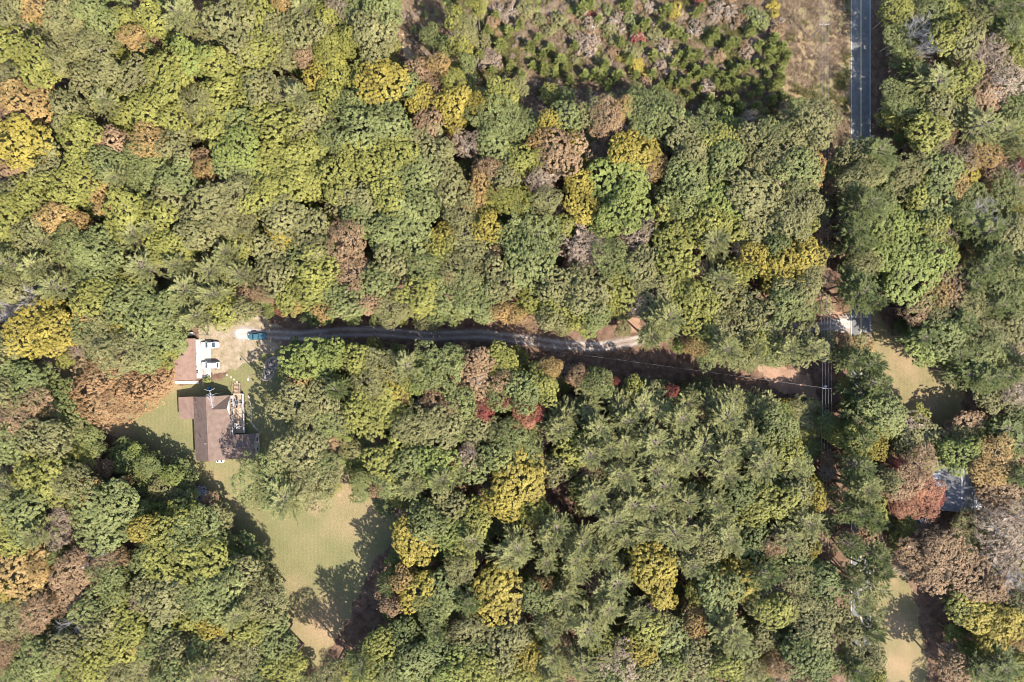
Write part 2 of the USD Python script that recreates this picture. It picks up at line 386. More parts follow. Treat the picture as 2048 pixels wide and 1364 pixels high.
# ---------------------------------------------------------------- ground, lawn, field, drive, road
def ground_look(name, cols, scale=0.5, fine=6.0, bump=0.4, extra=None, rough=0.95):
    """Soil or grass: broad patches times fine mottling; cols from dark to light."""
    n = len(cols)
    nodes = {'g0': ('geometry', {}), 'g': ('mapping', {'rotation': (0.41, 0.63, 0.77), 'location': (3.1, 1.7, 0.9)}), 'n1': ('noise_texture', {'scale': scale, 'detail': 5, 'roughness': 0.6}), 'n2': ('noise_texture', {'scale': fine, 'detail': 4, 'roughness': 0.7}),
             'm': ('math', {'math_type': 'multiply_add', 'value2': 0.55, 'value3': 0.0}), 'h': ('math', {'math_type': 'multiply', 'value2': 0.45}),
             'r': ('rgb_ramp', {'ramp': [(0.32 + 0.36 * i / (n - 1), c) for i, c in enumerate(cols)]}),
             'b': ('bump', {'strength': bump, 'distance': 0.08}), 'p': ('principled_bsdf', {'roughness': rough, 'specular_ior_level': 0.1})}
    links = [('g0.position', 'g.vector'), ('g.vector', 'n1.vector'), ('g.vector', 'n2.vector'), ('n2.fac', 'h.value1'), ('n1.fac', 'm.value1'), ('h.value', 'm.value3'), ('m.value', 'r.fac'), ('n2.fac', 'b.height'), ('b.normal', 'p.normal')]
    last = 'r.color'
    if extra:                                  # mowing stripes along y, or wheel tracks
        nodes.update({'w': ('wave_texture', {'wave_type': 'bands', 'bands_direction': 'x', 'scale': 0.30, 'distortion': 0.5, 'detail': 1, 'detail_scale': 0.1}),
                      'wr': ('rgb_ramp', {'ramp': [(0.2, (0.965, 0.965, 0.96) if extra != 'drive' else (1, 1, 1)), (0.8, (1.02, 1.015, 1.0) if extra != 'drive' else (1, 1, 1))]}), 'wm': ('mix_color', {'blend_type': 'multiply', 'fac': 1.0, 'use_clamp': False})}); 
        links += [('g0.position', 'w.vector'), ('w.fac', 'wr.fac'), (last, 'wm.a'), ('wr.color', 'wm.b')]
        last = 'wm.result'
        # worn, sandy patches given per point
        nodes.update({'a': ('attribute', {'attribute': 'worn'}), 'an': ('math', {'math_type': 'multiply_add', 'value2': 1.1, 'value3': -0.55}), 'as': ('math', {'math_type': 'add', 'use_clamp': True}),
                      'dirt': ('rgb_ramp', {'ramp': [(0.3, (0.20, 0.125, 0.072)), (0.7, (0.31, 0.205, 0.13))] if extra != 'drive' else [(0.3, (0.25, 0.215, 0.190)), (0.7, (0.42, 0.38, 0.34))]}), 'dm': ('mix_color', {'blend_type': 'mix'})})
        links += [('n2.fac', 'an.value1'), ('a.fac', 'as.value1'), ('an.value', 'as.value2'), ('n2.fac', 'dirt.fac'), (last, 'dm.a'), ('dirt.color', 'dm.b'), ('as.value', 'dm.fac')]
        last = 'dm.result'
    links.append((last, 'p.base_color'))
    return usdkit.material(stage, '/World/Looks/' + name, nodes, links, surface='p.BSDF')

FLOOR = ground_look('leaf_litter', [(0.038, 0.022, 0.015), (0.085, 0.050, 0.033), (0.140, 0.088, 0.060), (0.205, 0.142, 0.102)], 0.6, 5.0)
LAWN = ground_look('lawn_grass', [(0.088, 0.090, 0.040), (0.126, 0.117, 0.053), (0.172, 0.138, 0.072)], 0.10, 3.0, extra=True)
TAN = ground_look('dry_grass', [(0.18, 0.132, 0.076), (0.28, 0.21, 0.130), (0.36, 0.275, 0.185)], 0.5, 4.0)
VERGE = ground_look('verge_grass', [(0.098, 0.088, 0.042), (0.148, 0.122, 0.060), (0.200, 0.150, 0.086)], 0.3, 4.0, extra=True)
GRAVEL = ground_look('gravel', [(0.060, 0.038, 0.027), (0.115, 0.076, 0.054), (0.185, 0.130, 0.098)], 0.9, 5.0, extra='drive')
DIRT = ground_look('parking_dirt', [(0.10, 0.090, 0.042), (0.17, 0.135, 0.083), (0.235, 0.182, 0.128), (0.33, 0.28, 0.22)], 0.55, 2.6)
CLAY = ground_look('pink_clay', [(0.146, 0.086, 0.056), (0.232, 0.142, 0.095), (0.301, 0.202, 0.142)], 0.4, 4.0)
ASPH = ground_look('asphalt', [(0.080, 0.078, 0.077), (0.110, 0.108, 0.106), (0.150, 0.147, 0.142)], 0.7, 12.0, bump=0.15, rough=0.85)
CONC = ground_look('concrete', [(0.24, 0.21, 0.175), (0.31, 0.28, 0.24), (0.38, 0.35, 0.31)], 0.8, 6.0, bump=0.1)
WHITEPAINT = plain('road_paint', (0.42, 0.42, 0.40), 0.7, var=0.08, scale=6)
YELLOWPAINT = plain('yellow_road_paint', (0.50, 0.40, 0.20), 0.7, var=0.10, scale=6)

def sheet(name, poly_px, z, mat, cell=0.4, ragged=0.7, label=None, worn=None, height=None):
    """Ground sheet of small cells inside a polygon given in photograph pixels, its edge made ragged by noise."""
    poly = Polygon([W(*p) for p in poly_px]) if not hasattr(poly_px, 'geom_type') else poly_px
    x0, y0, x1, y1 = poly.buffer(2).bounds
    nx, ny = int((x1 - x0) / cell) + 1, int((y1 - y0) / cell) + 1
    cx, cy = np.meshgrid(x0 + (np.arange(nx) + 0.5) * cell, y0 + (np.arange(ny) + 0.5) * cell)
    q = np.stack([cx, cy, 0 * cx], -1)
    jx = (meshkit.fbm(q * 0.55 + 3, 4, 5) - 0.5) * 2 * ragged * 2; jy = (meshkit.fbm(q * 0.55 + 90, 4, 8) - 0.5) * 2 * ragged * 2
    inside = contains_xy(poly, (cx + jx).ravel(), (cy + jy).ravel()).reshape(cx.shape)
    iy, ix = np.nonzero(inside)
    vid = np.full((ny + 1, nx + 1), -1)
    used = np.zeros((ny + 1, nx + 1), bool)
    for dy in (0, 1):
        for dx in (0, 1): used[iy + dy, ix + dx] = True
    vid[used] = np.arange(used.sum())
    gy, gx = np.nonzero(used)
    V = np.stack([x0 + gx * cell, y0 + gy * cell, np.full(len(gx), z)], 1)
    F = np.stack([vid[iy, ix], vid[iy, ix + 1], vid[iy + 1, ix + 1], vid[iy + 1, ix]], 1)
    m = usdkit.mesh(stage, path(name), (V, F), mat)
    if worn is not None:
        w = np.zeros(len(V))
        if callable(worn): w = worn(V); worn = ()
        for px, py, r, s in worn:
            wx, wy = W(px, py)
            w = np.maximum(w, s * np.exp(-((V[:, 0] - wx) ** 2 + (V[:, 1] - wy) ** 2) / (r * MPP) ** 2))
        UsdGeom.PrimvarsAPI(m).CreatePrimvar('worn', Sdf.ValueTypeNames.FloatArray, 'vertex').Set(Vt.FloatArray.FromNumpy(w.astype(np.float32)))
    return tag(m, label, kind='structure')

# forest floor out past the edge of the frame
gx = np.linspace(-260, 260, 131); gy = np.linspace(-200, 200, 101)
X, Y = np.meshgrid(gx, gy); ii = np.arange(130)[None, :] + 131 * np.arange(100)[:, None]
fl = np.stack([ii, ii + 1, ii + 132, ii + 131], -1).reshape(-1, 4)
structure('ground', (np.stack([X.ravel(), Y.ravel(), 0 * X.ravel()], 1), fl), FLOOR, 'brown leaf-littered forest floor')

LAWN_PX = [(55, 700), (110, 690), (180, 712), (230, 700), (300, 720), (360, 770), (440, 760), (500, 700), (560, 690), (575, 740), (600, 840), (650, 868), (712, 868), (735, 950), (790, 1010), (800, 1070), (745, 1120), (700, 1230), (640, 1330), (570, 1330), (545, 1180), (500, 1090), (440, 1060), (410, 990), (380, 945), (300, 905), (245, 880), (195, 860), (165, 800), (120, 745)]
WORN = [(190, 790, 45, 0.75), (215, 835, 40, 0.75), (200, 850, 30, 0.9), (150, 715, 40, 0.7), (110, 715, 40, 0.8), (245, 860, 25, 0.7), (320, 925, 25, 0.45), (660, 895, 45, 0.55), (690, 920, 40, 0.55), (700, 980, 55, 0.5), (760, 1010, 45, 0.5), (630, 1015, 14, 0.8), (680, 990, 5, 1.0), (590, 1170, 30, 0.35), (350, 765, 22, 0.6), (325, 770, 20, 0.6), (470, 1010, 25, 0.3), (430, 955, 20, 0.35), (650, 1250, 60, 0.7), (700, 1050, 30, 0.4)]
sheet('lawn', LAWN_PX, 0.012, LAWN, 0.35, 0.5, 'mown yellow-green lawn around the brown house', WORN)
sheet('field_ground', [(740, -40), (1575, -40), (1578, 60), (1560, 240), (1500, 255), (1300, 215), (1180, 205), (1080, 190), (1000, 185), (900, 165), (820, 125), (770, 60)], 0.012, TAN, 0.5, 0.9, 'dry tan grass of the old field')
sheet('verge', [(1572, -40), (1703, -40), (1703, 300), (1640, 300), (1590, 250), (1560, 245), (1578, 60)], 0.024, VERGE, 0.4, 0.6, 'dry grass verge left of the road', [(1600, 90, 40, 0.55), (1585, 190, 30, 0.6), (1675, 90, 40, 0.5), (1680, 270, 30, 0.8), (1690, 180, 30, 0.6)])
sheet('roadside_grass', [(1742, 600), (1775, 650), (1860, 700), (1900, 740), (1930, 800), (1900, 850), (1850, 860), (1790, 830), (1742, 740)], 0.024, VERGE, 0.35, 0.5, 'grassy clearing right of the road', [(1810, 720, 30, 0.45), (1850, 810, 30, 0.45), (1815, 635, 20, 0.9), (1750, 640, 10, 0.6)])
sheet('lower_roadside_grass', [(1742, 1100), (1800, 1100), (1830, 1200), (1850, 1290), (1860, 1400), (1742, 1400)], 0.024, VERGE, 0.35, 0.5, 'grass strip beside the road at the bottom edge', [(1800, 1330, 30, 0.6), (1770, 1140, 30, 0.6), (1800, 1250, 25, 0.6)])
sheet('parking_ground', [(398, 645), (430, 636), (470, 630), (520, 628), (560, 650), (575, 680), (548, 702), (520, 712), (492, 728), (462, 742), (425, 745), (402, 735)], 0.024, DIRT, 0.25, 0.75, 'gravel and dirt parking area in front of the garage')
DRIVE = LineString([W(*p) for p in ((480, 668), (530, 668), (600, 672), (680, 664), (760, 664), (860, 672), (960, 668), (1040, 678), (1120, 690), (1200, 694), (1260, 684), (1330, 666), (1420, 656), (1520, 652), (1620, 656), (1702, 646))])
dp = unary_union([DRIVE.buffer(1.75), Polygon([W(*p) for p in ((1655, 650), (1702, 622), (1702, 668), (1660, 664))])])
def tracks(V):
    d = np.array([DRIVE.distance(Point(x, y)) for x, y in V[:, :2]])
    w = 0.62 * np.exp(-((d - 0.8) / 0.45) ** 2) + 0.20 * np.exp(-(d / 0.9) ** 2)
    w *= 0.35 + 1.1 * meshkit.fbm(np.c_[V[:, :2] * 0.35, 0 * d], 3, 12)
    mouth = np.exp(-((V[:, 0] - W(1690, 0)[0]) / 5.0) ** 2) + np.exp(-((V[:, 0] - W(482, 0)[0]) / 4.0) ** 2)
    return np.clip(w + 0.5 * mouth, 0, 1)
sheet('gravel_drive', dp, 0.036, GRAVEL, 0.25, 0.45, 'long gravel drive running through the shade to the road', tracks)
sheet('clay_clearing', [(1515, 730), (1560, 728), (1620, 752), (1640, 800), (1590, 790), (1540, 775)], 0.012, CLAY, 0.3, 0.5, 'bare pinkish clay by the power line')
sheet('clay_bank', [(1655, 585), (1665, 620), (1695, 625), (1695, 640), (1640, 640), (1628, 600)], 0.012, CLAY, 0.3, 0.4, 'bare bank above the drive mouth')
sheet('upper_clearing', [(1235, 640), (1262, 628), (1285, 640), (1280, 660), (1240, 668)], 0.012, CLAY, 0.3, 0.5, 'small bare patch beside the drive')
structure('road', box(W(1701, 0)[0], W(1742, 0)[0], -220, 220, -0.05, 0.05), ASPH, 'two-lane asphalt road under the trees')
rx0, rx1 = W(1701, 0)[0], W(1742, 0)[0]
structure('road_marking', box(rx0 + 0.22, rx0 + 0.34, -220, 220, 0.02, 0.056), WHITEPAINT, 'white left edge line of the road')
structure('road_marking', box(rx1 - 0.34, rx1 - 0.22, -220, 220, 0.02, 0.056), WHITEPAINT, 'white right edge line of the road')
rm = (rx0 + rx1) / 2
structure('road_marking', cat_([box(rm - 0.20, rm - 0.09, -220, 220, 0.02, 0.056), box(rm + 0.09, rm + 0.20, -220, 220, 0.02, 0.056)]), YELLOWPAINT, 'double yellow centre line of the road')

# ---------------------------------------------------------------- loose growth nobody could count
CLEAR = unary_union([Polygon([W(*p) for p in LAWN_PX]).buffer(-2.0), FIELDAREA, dp.buffer(1.5), Polygon([W(*p) for p in ((1240, 670), (1300, 690), (1400, 722), (1520, 730), (1640, 745), (1650, 800), (1500, 776), (1400, 764), (1300, 764), (1150, 728), (1000, 694), (860, 690), (700, 690), (700, 645), (860, 642), (1050, 655))]), Polygon([W(*p) for p in ((1565, -60), (1703, -60), (1703, 300), (1640, 300), (1580, 235))]), Polygon([W(*p) for p in ((1625, -40), (1760, -40), (1760, 300), (1625, 300))]), Polygon([W(*p) for p in ((1640, 300), (1672, 300), (1672, 1400), (1640, 1400))]),
                     Polygon([W(*p) for p in ((1690, -60), (1752, -60), (1752, 1420), (1690, 1420))]), Polygon([W(*p) for p in ((395, 625), (600, 625), (600, 760), (330, 780))]),
                     Polygon([W(*p) for p in ((1742, 600), (1775, 650), (1860, 700), (1930, 740), (1950, 830), (1900, 860), (1742, 800))]), Polygon([W(*p) for p in ((1742, 1080), (1850, 1080), (1870, 1400), (1742, 1400))]),
                     Polygon([W(*p) for p in ((1500, 715), (1660, 715), (1660, 800), (1500, 800))]), Polygon([W(*p) for p in ((1830, 880), (1980, 880), (1980, 1090), (1780, 1090))]),
                     Polygon([W(*p) for p in ((620, 390), (680, 390), (680, 430), (620, 430))]), Polygon([W(*p) for p in ((1090, 940), (1150, 940), (1150, 1020), (1090, 1020))]), Polygon([W(*p) for p in ((560, 1160), (790, 1060), (760, 1280), (620, 1340))])])
def instancer(name, protos, spots, label, cat, kind='stuff'):
    """spots: x, y, scale xy, scale z, turn, prototype index."""
    pi = UsdGeom.PointInstancer.Define(stage, path(name))
    targets = []
    for n, (nm, ref) in enumerate(protos):
        q = UsdGeom.Xform.Define(stage, str(pi.GetPath()) + '/shapes/%s' % nm)
        q.GetPrim().GetReferences().AddInternalReference(ref)
        targets.append(q.GetPath())
    pi.CreatePrototypesRel().SetTargets(targets)
    pi.CreateProtoIndicesAttr(Vt.IntArray([int(s[5]) for s in spots]))
    pi.CreatePositionsAttr(Vt.Vec3fArray([Gf.Vec3f(float(s[0]), float(s[1]), 0) for s in spots]))
    pi.CreateScalesAttr(Vt.Vec3fArray([Gf.Vec3f(float(s[2]), float(s[2]), float(s[3])) for s in spots]))
    pi.CreateOrientationsAttr(Vt.QuathArray([Gf.Quath(math.cos(s[4] / 2), 0, 0, math.sin(s[4] / 2)) for s in spots]))
    return tag(pi, label, cat, kind=kind)

ru = np.random.default_rng(77)
up = [(n, p) for n, p in ((('under_' + WORDY[c] + '_%d' % i), PROTO[('broadleaf', c)][i][0]) for c in 'GYObkQg' for i in (0, 1) if i < len(PROTO[('broadleaf', c)]))]
spots = []
tries = ru.uniform((-146, -100), (146, 100), (7500, 2))
ok = ~contains_xy(CLEAR, tries[:, 0], tries[:, 1])
lastp = np.zeros((0, 2))
for p in tries[ok]:
    if len(lastp) and ((lastp - p) ** 2).sum(1).min() < 3.1 ** 2: continue
    lastp = np.vstack([lastp, p])
    s = ru.uniform(0.42, 0.72); h = ru.uniform(5.0, 10.5)
    spots.append((p[0], p[1], s, h / 18.0, ru.uniform(0, 6.28), ru.integers(0, len(up))))
instancer('understory', up, spots, 'low mixed undergrowth of saplings below the tree crowns', 'undergrowth')

# tufts of dry field grass
TUFT = leaf_look('dry_grass_blades', (0.36, 0.265, 0.175), (0.52, 0.405, 0.285), transl=0.3)
GRT = leaf_look('green_grass_blades', (0.20, 0.18, 0.07), (0.36, 0.30, 0.13), transl=0.3)
for k, (nm, mt) in enumerate((('dry_tuft', TUFT), ('green_tuft', GRT))):
    for v in range(2):
        rr_ = np.random.default_rng(300 + k * 2 + v)
        n = 60
        b0 = rr_.normal(size=(n, 3)) * [0.28, 0.28, 0]
        dr = rr_.normal(size=(n, 3)) * [0.45, 0.45, 0] + [0, 0, 0.9]
        dr *= rr_.uniform(0.35, 0.8, (n, 1))
        sd_ = np.cross(dr, rr_.normal(size=(n, 3))); sd_ /= np.linalg.norm(sd_, axis=1, keepdims=True)
        Vt_ = np.stack([b0 + sd_ * 0.05, b0 - sd_ * 0.05, b0 + dr], 1).reshape(-1, 3)
        pth_ = '/World/tree_shapes/%s_%d' % (nm, v)
        UsdGeom.Xform.Define(stage, pth_)
        usdkit.mesh(stage, pth_ + '/blades', (Vt_, np.arange(3 * n).reshape(-1, 3)), mt)
tries = ru.uniform(W(770, 300), W(1703, -20), (19000, 2))
fa = contains_xy(unary_union([FIELDAREA, Polygon([W(*p) for p in ((1565, -40), (1698, -40), (1698, 292), (1640, 292), (1580, 245))])]), tries[:, 0], tries[:, 1])
nzv = meshkit.fbm(np.c_[tries, 0 * tries[:, 0]] * 0.12, 3, 4)
keepv = np.where(tries[:, 0] > W(1572, 0)[0], ru.random(len(tries)) < 0.35, True)
fa &= keepv
spots = [(p[0], p[1], ru.uniform(0.8, 1.9), ru.uniform(0.6, 1.4), ru.uniform(0, 6.28), int(z > 0.62) * 2 + ru.integers(0, 2)) for p, i, z in zip(tries, fa, nzv) if i]
instancer('field_grass', [('dry_tuft_a', '/World/tree_shapes/dry_tuft_0'), ('dry_tuft_b', '/World/tree_shapes/dry_tuft_1'), ('green_tuft_a', '/World/tree_shapes/green_tuft_0'), ('green_tuft_b', '/World/tree_shapes/green_tuft_1')], spots, 'tall dry grass tufts of the old field', 'grass')

tries = ru.uniform(W(790, 240), W(1575, -20), (1000, 2))
fa = contains_xy(FIELDAREA, tries[:, 0], tries[:, 1])
bp_ = [('brush_%s_%d' % (WORDY[c], i), PROTO[('shrub', c)][i][0]) for c, i in (('k', 0), ('k', 1), ('k', 2), ('O', 0), ('b', 0), ('S', 0), ('k', 1))]
bp_[-1] = ('brush_mauve', bp_[-1][1])
instancer('field_brush', bp_, [(p[0], p[1], ru.uniform(0.3, 0.75), ru.uniform(0.25, 0.5), ru.uniform(0, 6.28), ru.integers(0, len(bp_))) for p, i in zip(tries, fa) if i], 'low mixed brush scattered through the old field', 'brush')
